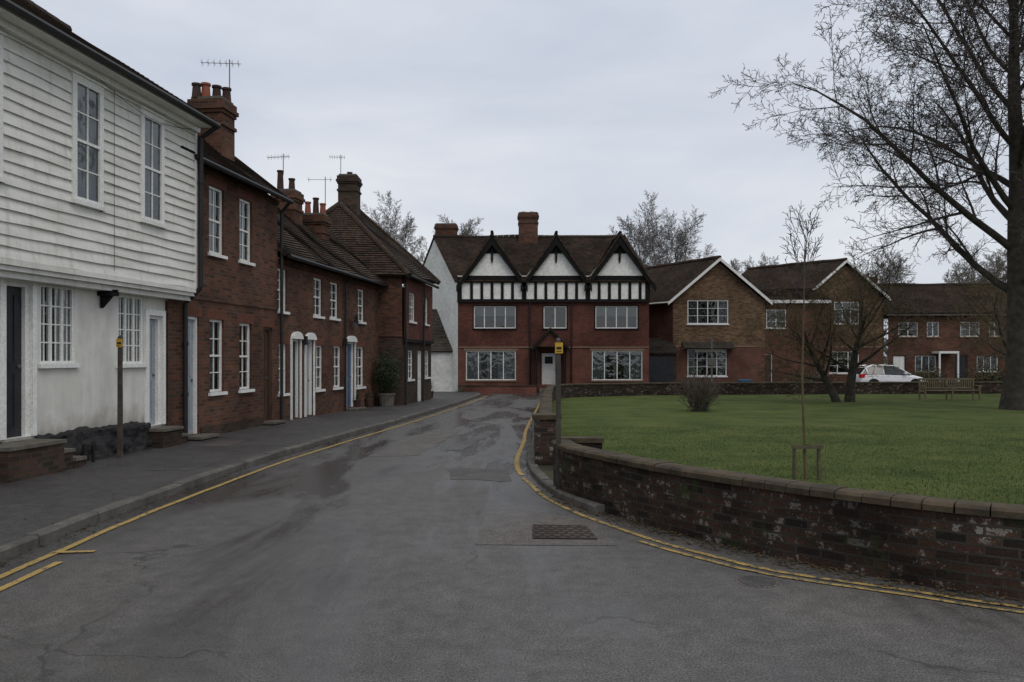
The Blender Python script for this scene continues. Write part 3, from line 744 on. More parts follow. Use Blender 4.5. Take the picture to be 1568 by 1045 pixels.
# --- brick cottages row
o=Obj('brick_terrace_cottages',(-5.5,25,0))
a0,a1=20.72*K,29.8*K
def s2(a,b,c,d,**k): return Wn(a*K,b*K,c,d,kind='sash',nx=2,ny=4,lint=1,**k)
ops=[]
for a,b,cu in ((20.84,21.45,'sides'),(23.35,24.05,'net'),(24.7,25.45,'sides'),(27.35,28.1,'net')): ops.append(s2(a,b,2.95,4.05,curt=cu))
for a,b,cu in ((20.9,21.45,'net'),(23.5,24.1,'sides'),(25.0,25.7,'net')): ops.append(s2(a,b,.82,2.1,curt=cu))
ops.append(s2(27.25,28.05,.75,2.1,curt='sides'))
for a,b,cl_ in ((21.72,22.3,'door_dark'),(22.7,23.3,'door_grey'),(26.15,27.0,'door_blue')): ops.append(Dr(a*K,b*K,.12,2.25,col=cl_))
facade(o,L,a0,a1,-.2,4.32,ops,'brick_red2')
W=o.part('walls')
for i in range(int((a1-a0)/.16)): fbox(W,L,a0+i*.16,a0+i*.16+.08,4.16,4.24,0.001,.05,'brick_red2')
fbox(W,L,a0,a1,4.241,4.31,.001,.07,'brick_red2')
D=o.part('door_hoods')
for a,b in ((21.72,22.3),(22.7,23.3),(26.15,27.0)):
    m=(a+b)/2*K; r=(b-a)/2*K+.05
    for i in range(8):
        t0=math.pi*i/8;t1=math.pi*(i+1)/8
        p=[L(m-r*math.cos(t),2.25+.2*math.sin(t),ww) for t in(t0,t1) for ww in(.001,.10)]
        D.poly([p[0],p[2],p[3],p[1]],'white_paint'); D.poly([L(m,2.25,.10),p[1],p[3]],'white_paint')
    fbox(D,L,a*K-.06,a*K,.1,2.249,.0,.04,'white_paint'); fbox(D,L,b*K,b*K+.06,.1,2.249,0,.04,'white_paint')
Rf=o.part('roof'); roof(Rf,L(a0,4.38,.28),L(a1+.6,4.38,.28),L(a1+.6,6.8,-2.5),L(a0,6.8,-2.5),'tile_brown',sg=2.2)
roof(Rf,L(a0,4.38,-5.3),L(a1+.6,4.38,-5.3),L(a1+.6,6.8,-2.5),L(a0,6.8,-2.5),'tile_brown'); ridge(Rf,L(a0,6.83,-2.5),L(a1+.6,6.83,-2.5))
gutter(o,L,a0+.1,a1,4.34,.32)
downpipe(o,[L(25.9*K,4.3,.3),L(25.9*K,4.1,.08),L(25.9*K,0,.08)],.035)
chimney(o,L,26.2*K,26.9*K,-2.5,-1.75,5.4,7.15,'brick_red2',[(26.4*K,-2.3,'pot_dark',.6),(26.5*K,-1.95,'pot_dark',.35)])
chimney(o,L,27.6*K,28.2*K,-2.1,-1.3,5.4,6.6,'brick_red2',[(27.9*K,-1.95,'pot',.4),(28.0*K,-1.7,'pot_dark',.55),(28.0*K,-1.45,'pot',.35)])
steps(o,26.1*K,27.1*K,.35,.1,())
for s in (22.48,25.85): 
    fbox(o.part('wall_lantern'),L,s*K-.06,s*K+.06,2.1,2.34,.02,.14,'black')
D=o.part('satellite_dish'); 
for i in range(16):
    t0=2*math.pi*i/16;t1=2*math.pi*(i+1)/16; D.poly([L(26.6*K,2.9,.12),L(26.6*K+.23*math.cos(t0),2.9+.23*math.sin(t0),.2),L(26.6*K+.23*math.cos(t1),2.9+.23*math.sin(t1),.2)],'black')
D.cyl(L(26.6*K,2.9,0),L(26.6*K,2.9,.34),.012,'black',5)
o.finish()
aerial(L(26.4*K,7.7,-2.2),.7,.75,dirv=(1,-.2)); aerial(L(28.1*K,6.9,-1.4),1.1,.8,dirv=(1,0),el=2)
# --- end house (hipped)
o=Obj('tile_hung_house',(-5,32,gz(32)))
F1=Fr((-9.5,29.8),(1,0)); F2=Fr((-4.0,29.8),(.1,1))
facade(o,F1,0,5.5,-.2,2.5,[],'brick_dark'); facade(o,F1,0,5.5,2.5,4.75,[],'brick_red2',w=.04)
l2=5.3
facade(o,F2,0,l2,-.3,2.35,[Wn(.9,1.8,.9,2.0,kind='sash',nx=2,ny=4,curt='net'),Dr(2.6,3.4,-.1,2.0,col='door_white'),Wn(4.0,4.9,.9,2.0,kind='sash',curt='sides')],'brick_dark')
facade(o,F2,0,l2,2.35,4.75,[Wn(.9,1.9,3.1,4.2,kind='sash',nx=3,ny=4),Wn(3.4,4.4,3.1,4.2,kind='sash',nx=3,ny=4,curt='net')],'tilehung',w=.06)
fbox(o.part('walls'),F2,0,l2,2.3,2.42,.0,.12,'timber')
B_=F2(l2,0); o.part('walls').poly([(B_.x,B_.y,-.4),(-9.5,B_.y,-.4),(-9.5,B_.y,4.75),(B_.x,B_.y,4.75)],'brick_dark')
e=[V((-9.8,29.5,4.72)),V((-3.72,29.5,4.72)),V((-3.15,35.4,4.95)),V((-9.8,35.4,4.9))]; r1=V((-6.75,32.0,7.75)); r2=V((-6.3,33.6,7.75))
Rf=o.part('roof'); roof(Rf,e[0],e[1],r1+V((.01,0,0)),r1,'tile_brown'); roof(Rf,e[1],e[2],r2,r1,'tile_brown'); roof(Rf,e[2],e[3],r2,r2+V((.01,0,0)),'tile_brown'); roof(Rf,e[3],e[0],r1,r2,'tile_brown')
for a,b in ((e[1],r1),(e[2],r2),(r1,r2),(e[0],r1)): ridge(Rf,a,b)
FC=Fr((0,32.9),(1,0)); chimney(o,FC,-6.95,-6.2,-.5,.3,6.6,9.0,'brick_dark',[(-6.55,-.05,'pot_dark',.1)])
downpipe(o,[F2(.1,4.7,.2),F2(.1,4.5,.1),F2(.1,-.1,.1)]); downpipe(o,[F2(3.0,4.6,.2),F2(3.0,-.1,.12)])
gutter(o,F2,0,l2,4.72,.3)
o.finish()
aerial((-6.9,32.9,9.0),.9,.6,dirv=(1,.1))

# ------------------------------------------------------------------ Tudor style house
o=Obj('mock_tudor_house',(2.3,46,-.3))
T0=Fr((0,46),(1,0)); xl,xr=-3.05,7.72; zb=-.35
kw=dict(kind='casement',ny=1,fm='white_paint')
facade(o,T0,xl,xr,zb,2.24,[Wn(-2.6,.22,.42,2.08,nx=4,curt='most',sill='band',**kw),Wn(4.5,7.36,.42,2.08,nx=4,curt='most',sill='band',**kw),Dr(1.62,2.52,.18,2.0,col='door_white',fm='timber')],'brick_tudor')
facade(o,T0,xl,xr,2.24,4.86,[Wn(-2.15,.22,3.34,4.6,nx=4,curt='blind',sill='timber',kind='casement',ny=1,fm='white_paint'),Wn(4.7,7.08,3.34,4.6,nx=4,curt='blind',sill='timber',kind='casement',ny=1),Wn(1.78,3.08,3.34,4.6,nx=2,curt=None,sill='timber',kind='casement',ny=1,)],'tilehung')
Wl=o.part('walls')
fbox(Wl,T0,xl,xr,2.25,2.31,.0,.05,'band'); fbox(Wl,T0,xl,xr,2.311,2.40,.0,.03,'tilehung')
for (a,b,c,d) in ((-2.15,.22,3.34,4.6),(4.7,7.08,3.34,4.6),(1.78,3.08,3.34,4.6)):
    for (p,q,r,s) in ((a-.06,a,c-.05,d+.05),(b,b+.06,c-.05,d+.05),(a,b,d,d+.06)): fbox(o.part('window_trim'),T0,p,q,r,s,.001,.03,'timber')
for a,b in ((-2.6,.22),(4.5,7.36)): fbox(Wl,T0,a-.1,b+.1,2.085,2.2,.0,.012,'band')
fq(Wl,T0,xl,xr,4.86,6.3,.10,'render_white2'); Wl.poly([T0(xl,4.86,.1),T0(xl,4.86,0),T0(xl,6.3,0),T0(xl,6.3,.1)],'render_white2'); Wl.poly([T0(xl,4.86,.1),T0(xr,4.86,.1),T0(xr,4.86,0),T0(xl,4.86,0)],'timber')
TB=o.part('timber_frame')
fbox(TB,T0,xl-.03,xr+.03,4.80,4.98,.02,.17,'timber'); fbox(TB,T0,xl-.03,xr+.03,6.02,6.24,.02,.17,'timber')
gc=[-1.12,2.48,6.05]; hw=1.86; zp=8.6
for c in gc:
    for q in (-1.15,-.575,0,.575,1.15):
        fbox(TB,T0,c+q-.08,c+q+.08,4.981,6.019,.05,.155,'timber')
for c in (xl+.10,(gc[0]+gc[1])/2,(gc[1]+gc[2])/2,xr-.10): fbox(TB,T0,c-.13,c+.13,4.981,6.019,.05,.157,'timber')
Rf=o.part('roof')
for c in gc:
    Wl.poly([T0(c-hw+.12,6.2,.1),T0(c+hw-.12,6.2,.1),T0(c,zp-.1,.1)],'render_white2')
    for sgn in (-1,1):
        a=T0(c+sgn*(hw+.14),5.72,.38); b=T0(c,zp+.02,.38)
        d=V((0,0,.46)); e_=V((0,.08,0)); TB.box8([a-d*.8,a-d*.8+e_,b-d*1.35+e_,b-d*1.35,a,a+e_,b+e_,b],'timber')
        Aq=T0(c+sgn*hw,5.90,.44);Bq=T0(c+sgn*hw,5.90,-3.6);Cq=T0(c,zp+.06,-3.6);Dq=T0(c,zp+.06,.44)
        roof(Rf,Aq,Bq,Cq,Dq,'tile_brown',sg=.3)
    ridge(Rf,T0(c,zp+.09,.44),T0(c,zp+.09,-3.0),r=.09)
    fbox(TB,T0,c-.06,c+.06,7.2,zp-.3,.11,.2,'timber'); TB.cyl(T0(c,7.0,.16),T0(c,7.22,.16),.03,'timber',6,.07)
    TB.box8([T0(c-.42,7.55,.101),T0(c+.42,7.55,.101),T0(c+.42,7.55,.15),T0(c-.42,7.55,.15),T0(c-.1,8.2,.101),T0(c+.1,8.2,.101),T0(c+.1,8.2,.15),T0(c-.1,8.2,.15)],'timber')
LR=V((-4.78,49.5,9.0)); RR=V((6.9,49.5,9.0))
roof(Rf,(-3.2,45.75,5.95),(7.9,45.75,5.95),RR,LR,'tile_brown',sg=.4)
roof(Rf,(-6.5,53.3,5.95),(7.9,53.3,5.95),RR,LR,'tile_brown',sg=.4)
roof(Rf,(7.95,45.75,5.95),(7.95,53.3,5.95),RR,RR+V((0,.01,0)),'tile_brown',sg=.2)
ridge(Rf,LR,RR,r=.12)
Wl.poly([(-3.05,46,zb),(-3.05,46,6.0),(-4.7,49.5,8.9),(-6.35,53,6.0),(-6.35,53,zb)],'render_grey')
Wl.poly([(7.72,46,zb),(7.72,46,6.0),(7.72,53,6.0),(7.72,53,zb)],'brick_tudor'); Wl.poly([(-6.35,53,zb),(7.72,53,zb),(7.72,53,6),(-6.35,53,6)],'brick_tudor')
CF=Fr((0,49.5),(1,0))
chimney(o,CF,.4,1.55,-.4,.6,7.5,10.35,'brick_red2',[(.7,.1,'pot',.06),(1.2,.1,'pot',.06)])
chimney(o,Fr((0,50.5),(1,0)),-4.7,-3.4,-.4,.5,7.5,9.85,'brick_red2',[])
downpipe(o,[T0(1.0,4.8,.1),T0(1.0,zb,.08)],.05); downpipe(o,[T0(3.35,4.8,.08),T0(3.35,zb,.08)],.04)
Pp=o.part('porch'); pc=2.12
for s in (-.82,.72): fbox(Pp,T0,pc+s,pc+s+.1,zb,2.3,.9,1.0,'timber')
for s in (-.85,.85):
    Pp.poly([T0(pc+s,.2,0),T0(pc+s,.2,.95),T0(pc+s,2.3,.95),T0(pc+s,2.3,0)],'timber')
roof(Pp,T0(pc-1.05,2.2,1.15),T0(pc-1.05,2.2,0),T0(pc,3.35,0),T0(pc,3.35,1.15),'tile_brown',sg=0); roof(Pp,T0(pc+1.05,2.2,1.15),T0(pc+1.05,2.2,0),T0(pc,3.35,0),T0(pc,3.35,1.15),'tile_brown',sg=0)
for sg_ in(-1,1):
    a=T0(pc+sg_*1.05,2.15,1.2);b=T0(pc,3.33,1.2); d=V((0,0,.17)); Pp.box8([a-d,a-d+V((0,.05,0)),b-d+V((0,.05,0)),b-d,a,a+V((0,.05,0)),b+V((0,.05,0)),b],'timber')
Pp.poly([T0(pc-.85,2.3,1.05),T0(pc+.85,2.3,1.05),T0(pc,3.2,1.05)],'tilehung')
fbox(o.part('steps'),T0,1.4,2.8,-.4,.17,0,.9,'brick_tudor'); fbox(o.part('steps'),T0,1.5,2.7,-.4,.0,.9,1.25,'stone')
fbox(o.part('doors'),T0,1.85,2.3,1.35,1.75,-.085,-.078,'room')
o.finish()
o=Obj('garden_wall',(0,44.9,-.3)); W=o.part('brickwork')
for a,b in ((-2.9,1.35),(2.95,7.6)): W.box(a,b,44.78,44.98,-.4,.12,'brick_tudor'); o.part('coping').box(a-.03,b+.03,44.75,45.01,.121,.18,'brick_dark')
o.finish()
o=Obj('lean_to_outbuilding',(-5,47,-.3))
F3=Fr((0,46.9),(1,0)); facade(o,F3,-8.5,-3.35,-.4,2.1,[Wn(-5.9,-5.2,.9,1.7,kind='casement',nx=1,ny=2)],'render_grey')
roof(o.part('roof'),(-8.6,46.7,2.05),(-3.2,46.7,2.05),(-3.6,49.2,4.6),(-8.6,49.2,4.6),'tile_grey')
fq(o.part('walls'),Fr((0,49.2),(1,0)),-8.6,-4.6,2,4.55,0,'render_grey')
o.part('walls').poly([(-3.35,46.9,-.4),(-3.35,49.2,-.4),(-3.35,49.2,4.4),(-3.35,46.9,2.1)],'render_grey')
o.finish()

# ------------------------------------------------------------------ modern gabled houses
def gable_house(name,x0,x1,Y,ze,zp,ax,ay,ops_lo,ops_hi,zm,lo,hi,px=None,rm='tile_brown'):
    o=Obj(name,((x0+x1)/2,Y,gz(Y))); F=Fr((0,Y),(1,0)); g=gz(Y)-.05; px=px or (x0+x1)/2
    facade(o,F,x0,x1,g,zm,ops_lo,lo); facade(o,F,x0,x1,zm,ze,ops_hi,hi)
    W=o.part('walls'); W.poly([F(x0,ze),F(x1,ze),F(px,zp-.08)],hi)
    fbox(W,F,x0,x1,zm-.04,zm+.04,0,.02,'band')
    A=V((ax,ay,0))
    for x in (x0,x1): W.poly([V((x,Y,g)),V((x,Y,g))+A,V((x,Y,ze))+A,V((x,Y,ze))],lo)
    W.poly([V((x0,Y,g))+A,V((x1,Y,g))+A,V((x1,Y,ze))+A,V((px,Y,zp))+A,V((x0,Y,ze))+A],lo)
    sl=(zp-ze)/(px-x0); ov=.35; f=V((0,-.3,0))
    Rf=o.part('roof')
    for sx,xe in ((-1,x0-ov),(1,x1+ov)):
        zz=ze-ov*sl
        a=V((xe,Y,zz))+f; d=V((px,Y,zp))+f
        roof(Rf,a,a+A,d+A,d,rm,sg=.2)
        h=V((0,0,.2)); t=V((0,.05,0)); a_=a+V((0,-.03,.03)); d_=d+V((0,-.03,.03))
        o.part('bargeboard').box8([a_-h,a_-h+t,d_-h+t,d_-h,a_,a_+t,d_+t,d_],'white_paint')
        o.part('gutter').cyl(a+V((0,0,.0)),a+A,.06,'white_paint',6)
    ridge(Rf,V((px,Y-.3,zp+.03)),V((px,Y-.3,zp+.03))+A)
    return o,F
mw=dict(kind='casement',fm='white_paint',sill='white_paint',deep=.06)
o,F=gable_house('modern_brick_house',9.86,15.5,50,5.35,7.76,-4.6,8,
   [Wn(10.75,13.15,.55,2.2,nx=4,ny=3,curt='sides',**mw)],[Wn(10.75,13.25,3.75,5.2,nx=4,ny=3,**mw)],2.38,'brick_modern_lo','brick_modern_hi')
W=o.part('walls'); roof(o.part('roof'),(10.4,49.4,2.25),(13.5,49.4,2.25),(13.5,50,2.65),(10.4,50,2.65),'tile_grey',sg=0)
fbox(W,F,10.4,13.5,2.2,2.26,0,.55,'white_paint')
o.finish()
o,F=gable_house('modern_brick_house',20.2,25.5,56,6.0,8.35,-5,6,
   [Wn(21.6,23.8,.6,2.1,nx=3,ny=3,**mw)],[Wn(22.1,23.8,4.0,5.5,nx=3,ny=3,curt='net',**mw)],2.4,'brick_modern_lo','brick_modern_hi')
chimney(o,Fr((0,59),(1,0)),25.3,26.2,-.4,.4,4,7.4,'brick_red2',[(25.7,0,'pot',.2)])
o.finish()
o=Obj('garage_block',(18,53,-.3)); F=Fr((0,53),(1,0))
facade(o,F,15.2,20.6,-.4,5.35,[Wn(16.5,17.8,3.6,4.8,nx=2,ny=3,curt='net',**mw),Dr(16.0,16.9,-.2,1.9,col='door_brown')],'brick_modern_lo')
roof(o.part('roof'),(15.0,52.7,5.3),(20.7,52.7,5.3),(20.7,56,6.4),(15.0,56,6.4),'tile_brown'); fbox(o.part('fascia'),F,15.1,20.6,5.2,5.4,.28,.32,'white_paint')
o.finish()
o=Obj('brick_terrace_houses',(33,57,-.3)); F=Fr((0,57),(1,-.05))
ops=[]
for i in range(5):
    b=26.2+i*4.1
    ops+=[Wn(b+.2,b+1.5,3.1,4.1,nx=2,ny=2,curt='sides',fm='white_paint',kind='casement',sill='band'),Wn(b+2.1,b+2.9,3.1,4.1,nx=2,ny=1,kind='casement',sill='band'),Wn(b+1.3,b+2.7,.7,1.8,nx=3,ny=1,curt='net',kind='casement',sill='band'),Dr(b-.2,b+.7,-.2,1.85,col=['door_white','door_dark','door_blue','door_brown','door_dark'][i],fm='door_brown')]
facade(o,F,25.7,48,-.4,4.7,ops,'brick_red2')
roof(o.part('roof'),F(25.4,4.7,.4),F(48,4.7,.4),F(48,6.9,-3.5),F(25.4,6.9,-3.5),'tile_brown',sg=.4); roof(o.part('roof'),F(25.4,4.7,-7.4),F(48,4.7,-7.4),F(48,6.9,-3.5),F(25.4,6.9,-3.5),'tile_brown',sg=.4)
ridge(o.part('roof'),F(25.4,6.93,-3.5),F(48,6.93,-3.5))
fbox(o.part('fascia'),F,25.5,48,4.52,4.66,.30,.34,'stone')
for s in (37.7,): chimney(o,F,s,s+.9,-3.9,-3.1,6.3,7.9,'brick_red2',[(s+.3,-3.5,'pot',.3),(s+.65,-3.5,'pot',.3)])
for s in (28.9,):
    fbox(o.part('porch'),F,s-.3,s+1.0,1.95,2.1,0,1.1,'white_paint'); fbox(o.part('porch'),F,s-.3,s-.2,-.3,1.95,1.0,1.09,'white_paint'); fbox(o.part('porch'),F,s+.9,s+1.0,-.3,1.95,1.0,1.09,'white_paint')
o.finish()
o=Obj('garage',(9,49,-.3)); F=Fr((0,48.6),(1,0)); facade(o,F,7.8,9.8,-.4,2.0,[],'brick_dark'); fbox(o.part('garage_door'),F,8.0,9.6,-.3,1.75,.001,.04,'door_dark')
roof(o.part('roof'),(7.7,48.4,2.0),(9.9,48.4,2.0),(9.9,51,2.9),(7.7,51,2.9),'tile_grey',sg=0); o.finish()

# ------------------------------------------------------------------ street furniture
def signpost(loc,h,name='wooden_signpost'):
    o=Obj(name,loc); x,y,z=loc; P=o.part('post')
    P.box8([(x-.034,y-.034,z-.05),(x+.034,y-.034,z-.05),(x+.034,y+.034,z-.05),(x-.034,y+.034,z-.05),(x-.028,y-.028,z+h),(x+.028,y-.028,z+h),(x+.028,y+.028,z+h),(x-.028,y+.028,z+h)],'post_wood')
    P.poly([(x-.028,y-.028,z+h),(x+.028,y-.028,z+h),(x+.02,y+.028,z+h+.03),(x-.02,y+.028,z+h+.03)],'post_wood')
    S=o.part('sign_plate'); S.box(x-.045,x+.055,y-.045,y-.036,z+h-.17,z+h-.03,'yellow_sign'); S.box(x-.028,x+.038,y-.0475,y-.0455,z+h-.12,z+h-.085,'black')
    S.box(x-.028,x+.038,y-.0475,y-.0455,z+h-.15,z+h-.14,'black')
    o.finish()
signpost((.60,10.55,.0),2.0); signpost((-6.48,13.5,.11),2.0)
def TR(mb,p,d,L_,r,lv,C,rng,mats):
    n=C['seg'][lv]; st=L_/n; pts=[];rs=[];ds=[]
    d=d.normalized(); p=p.copy(); tp=C['taper'][lv]
    for i in range(n+1):
        pts.append(p.copy()); fl=1.0
        if lv==0 and C.get('flare'): fl=1+.55*math.exp(-i*1.6)
        rs.append(max(r*(1-(i/n)*tp)*fl,C['rmin'])); ds.append(d.copy())
        w_=C['wob'][lv]; tr_=C['trop'][lv]
        if isinstance(tr_,tuple): tr_=tr_[0]+(tr_[1]-tr_[0])*i/n
        d=d+V((rng.uniform(-w_,w_),rng.uniform(-w_,w_),rng.uniform(-w_,w_)+tr_)); d.normalize(); p=p+d*st
    mb.tube(pts,rs,C['k'][lv],mats[min(lv,len(mats)-1)])
    if lv>=C['max']: return
    N=C['n'][lv]; s0=C['start'][lv]; az=rng.random()*6.28
    for j in range(N):
        t=s0+(1-s0)*(j+rng.random()*.9)/N; f=t*n; i=min(int(f),n-1); q=pts[i].lerp(pts[i+1],f-i); dd=ds[i]; rr=rs[i]+(rs[i+1]-rs[i])*(f-i)
        az+=2.4+rng.uniform(-.5,.5)
        a=V((0,0,1)) if abs(dd.z)<.8 else V((1,0,0)); x=dd.cross(a).normalized(); y=dd.cross(x)
        lo,hi=C['ang'][lv]; 
        if lv==0: an=math.radians(hi+(lo-hi)*t+rng.uniform(-8,8))
        else: an=math.radians(rng.uniform(lo,hi))
        cd=dd*math.cos(an)+(x*math.cos(az)+y*math.sin(az))*math.sin(an)
        TR(mb,q,cd,L_*C['ratio'][lv]*(1-C['shr'][lv]*t)*rng.uniform(.75,1.15),min(rr*C['rr'][lv],r*.6),lv+1,C,rng,mats)
def tree(name,base,d,L_,r,C,seed,mats,smooth=True):
    mb=MB(); mb.nouv=True; rng=random.Random(seed); TR(mb,V(base),V(d),L_,r,0,C,rng,mats); return mb.build(name,base,smooth=smooth)
def CF_(**k):
    C=dict(max=4,seg=[10,7,6,4,3,2],k=[10,6,4,3,3,3],taper=[.8,.85,.85,.8,.7,.6],wob=[.06,.16,.2,.22,.25,.3],trop=[.02,.03,.0,-.02,-.02,0],
      n=[12,9,8,6,3],start=[.25,.2,.15,.15,.2,.2],ratio=[.55,.5,.5,.5,.55],shr=[.4,.35,.35,.3,.3],ang=[(40,75),(30,60),(30,65),(30,65),(30,60)],rr=[.55,.5,.5,.55,.6],rmin=.006)
    C.update(k); return C
# big bare tree: long arching limbs whose tips droop then turn up
big=CF_(max=5,flare=1,n=[26,13,9,7,3],seg=[12,10,7,4,3,2],ratio=[.70,.42,.46,.46,.5],start=[.20,.16,.10,.10,.15,.2],rmin=.0080,trop=[.0,(.10,-.10),(-.03,.06),(.0,.04),.02,.0],ang=[(26,74),(28,58),(28,60),(28,60),(28,55)],wob=[.035,.13,.15,.17,.18,.2],shr=[.40,.35,.35,.3,.3],rr=[.40,.5,.5,.55,.6])
tree('bare_lime_tree',(17.35,27.8,gz(27.8)),(0.0,0,1),15.5,.46,big,17,['bark','bark','twig','twig','twig','twig'])
far=CF_(max=4,n=[24,12,9,6],ratio=[.56,.44,.48,.5],start=[.16,.15,.12,.12],rmin=.0115,seg=[7,5,4,3,2],k=[6,4,3,3,3],wob=[.05,.10,.13,.15,.17],trop=[0,.02,.03,.02,0],ang=[(20,78),(22,48),(25,52),(25,50)],rr=[.35,.45,.5,.6],shr=[.45,.35,.35,.3])
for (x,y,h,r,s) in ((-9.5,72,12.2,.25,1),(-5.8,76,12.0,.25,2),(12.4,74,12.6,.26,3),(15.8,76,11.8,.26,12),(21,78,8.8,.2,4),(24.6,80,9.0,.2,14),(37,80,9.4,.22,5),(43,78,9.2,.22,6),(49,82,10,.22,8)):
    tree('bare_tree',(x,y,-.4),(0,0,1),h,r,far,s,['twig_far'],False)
sm=CF_(max=4,n=[11,8,7,5],ratio=[1.05,.52,.5,.5],start=[.26,.15,.1,.1],ang=[(25,80),(30,65),(30,65),(30,65)],trop=[.0,(.07,-.04),.02,0,0],wob=[.12,.2,.22,.25,.25],rmin=.0070,shr=[.3,.3,.3,.3],rr=[.5,.5,.5,.6])
tw=['bark','bark','twig_olive','twig_olive','twig_olive']
tree('crab_apple_tree',(13.9,33.6,gz(33.6)),(.14,0,1),3.7,.22,sm,21,tw)
tree('crab_apple_tree',(13.3,33.4,gz(33.4)),(-.5,0,1),3.3,.18,sm,23,tw)
tree('crab_apple_tree',(24.2,38.5,gz(36)),(.0,0,1),4.2,.2,sm,25,tw)
tree('crab_apple_tree',(29.0,46,gz(46)),(.0,0,1),4.4,.2,sm,29,tw)
mb=MB(); mb.nouv=True; rng=random.Random(5)
sh=CF_(max=2,n=[7,6],ratio=[.5,.5],start=[.3,.2],seg=[5,4,3],k=[4,3,3],rmin=.005,ang=[(15,40),(20,50)],trop=[.03,.03,0],wob=[.1,.15,.2])
for i in range(40):
    a=rng.random()*6.28; rr=rng.uniform(.02,.25); TR(mb,V((6.1+rr*math.cos(a),26.7+rr*math.sin(a),gz(26.7))),V((math.cos(a)*rr*2.8,math.sin(a)*rr*2.8,1)),rng.uniform(.7,1.15),.018,0,sh,rng,['twig','twig_olive','twig'])
for i in range(500):
    a=rng.random()*6.28; rr=rng.uniform(0,.4); p=V((6.1+rr*math.cos(a),26.7+rr*math.sin(a),gz(26.7)+rng.uniform(.05,.5)*(1-rr))); s=.03
    mb.poly([p,p+V((s,rng.uniform(-s,s),s*.5)),p+V((rng.uniform(-s,s),0,s*1.4))],'hedge')
mb.build('bare_shrub',(6.1,26.7,gz(26.7)))
sp=CF_(max=3,n=[11,5,4],ratio=[.24,.5,.5],start=[.74,.25,.2],seg=[12,5,3,2],k=[6,4,3,3],rmin=.004,ang=[(25,60),(20,45),(25,50)],trop=[.0,.06,.04,0],wob=[.03,.12,.16,.2],taper=[.75,.7,.6,.5],shr=[.3,.3,.3],rr=[.5,.6,.6])
tree('young_sapling',(4.12,11.45,.06),(-.02,0,1),3.35,.022,sp,31,['twig_olive','twig','twig'])
mb=MB()
for x in (3.95,4.29): mb.cyl((x,11.42,0),(x,11.42,.56),.027,'stake_wood',8)
mb.box(3.9,4.34,11.375,11.392,.50,.55,'stake_wood'); mb.cyl((4.12,11.44,.5),(4.12,11.44,.56),.035,'black',8)
mb.build('tree_stake',(4.12,11.42,0))
# bench
o=Obj('park_bench',(18.9,35.3,gz(35.3))); g=gz(35.3)+.05; S=o.part('seat'); B=o.part('backrest'); Lg=o.part('legs')
x0,x1=17.7,20.1
for i in range(5): S.box(x0,x1,35.0+i*.1,35.08+i*.1,g+.42,g+.445,'bench_wood')
B.box(x0,x1,35.5,35.54,g+.88,g+.95,'bench_wood'); B.box(x0,x1,35.5,35.54,g+.5,g+.56,'bench_wood')
n=26
for i in range(n): q=x0+.06+(x1-x0-.12)*i/(n-1); B.box(q-.02,q+.02,35.51,35.53,g+.56,g+.88,'bench_wood')
for x in (x0,(x0+x1)/2-.03,x1-.06):
    Lg.box(x,x+.06,35.0,35.06,g-.05,g+.62,'bench_wood'); Lg.box(x,x+.06,35.49,35.55,g-.05,g+.95,'bench_wood'); Lg.box(x-.01,x+.07,34.97,35.55,g+.621,g+.65,'bench_wood'); Lg.box(x,x+.06,35.06,35.49,g+.36,g+.418,'bench_wood')
o.finish()
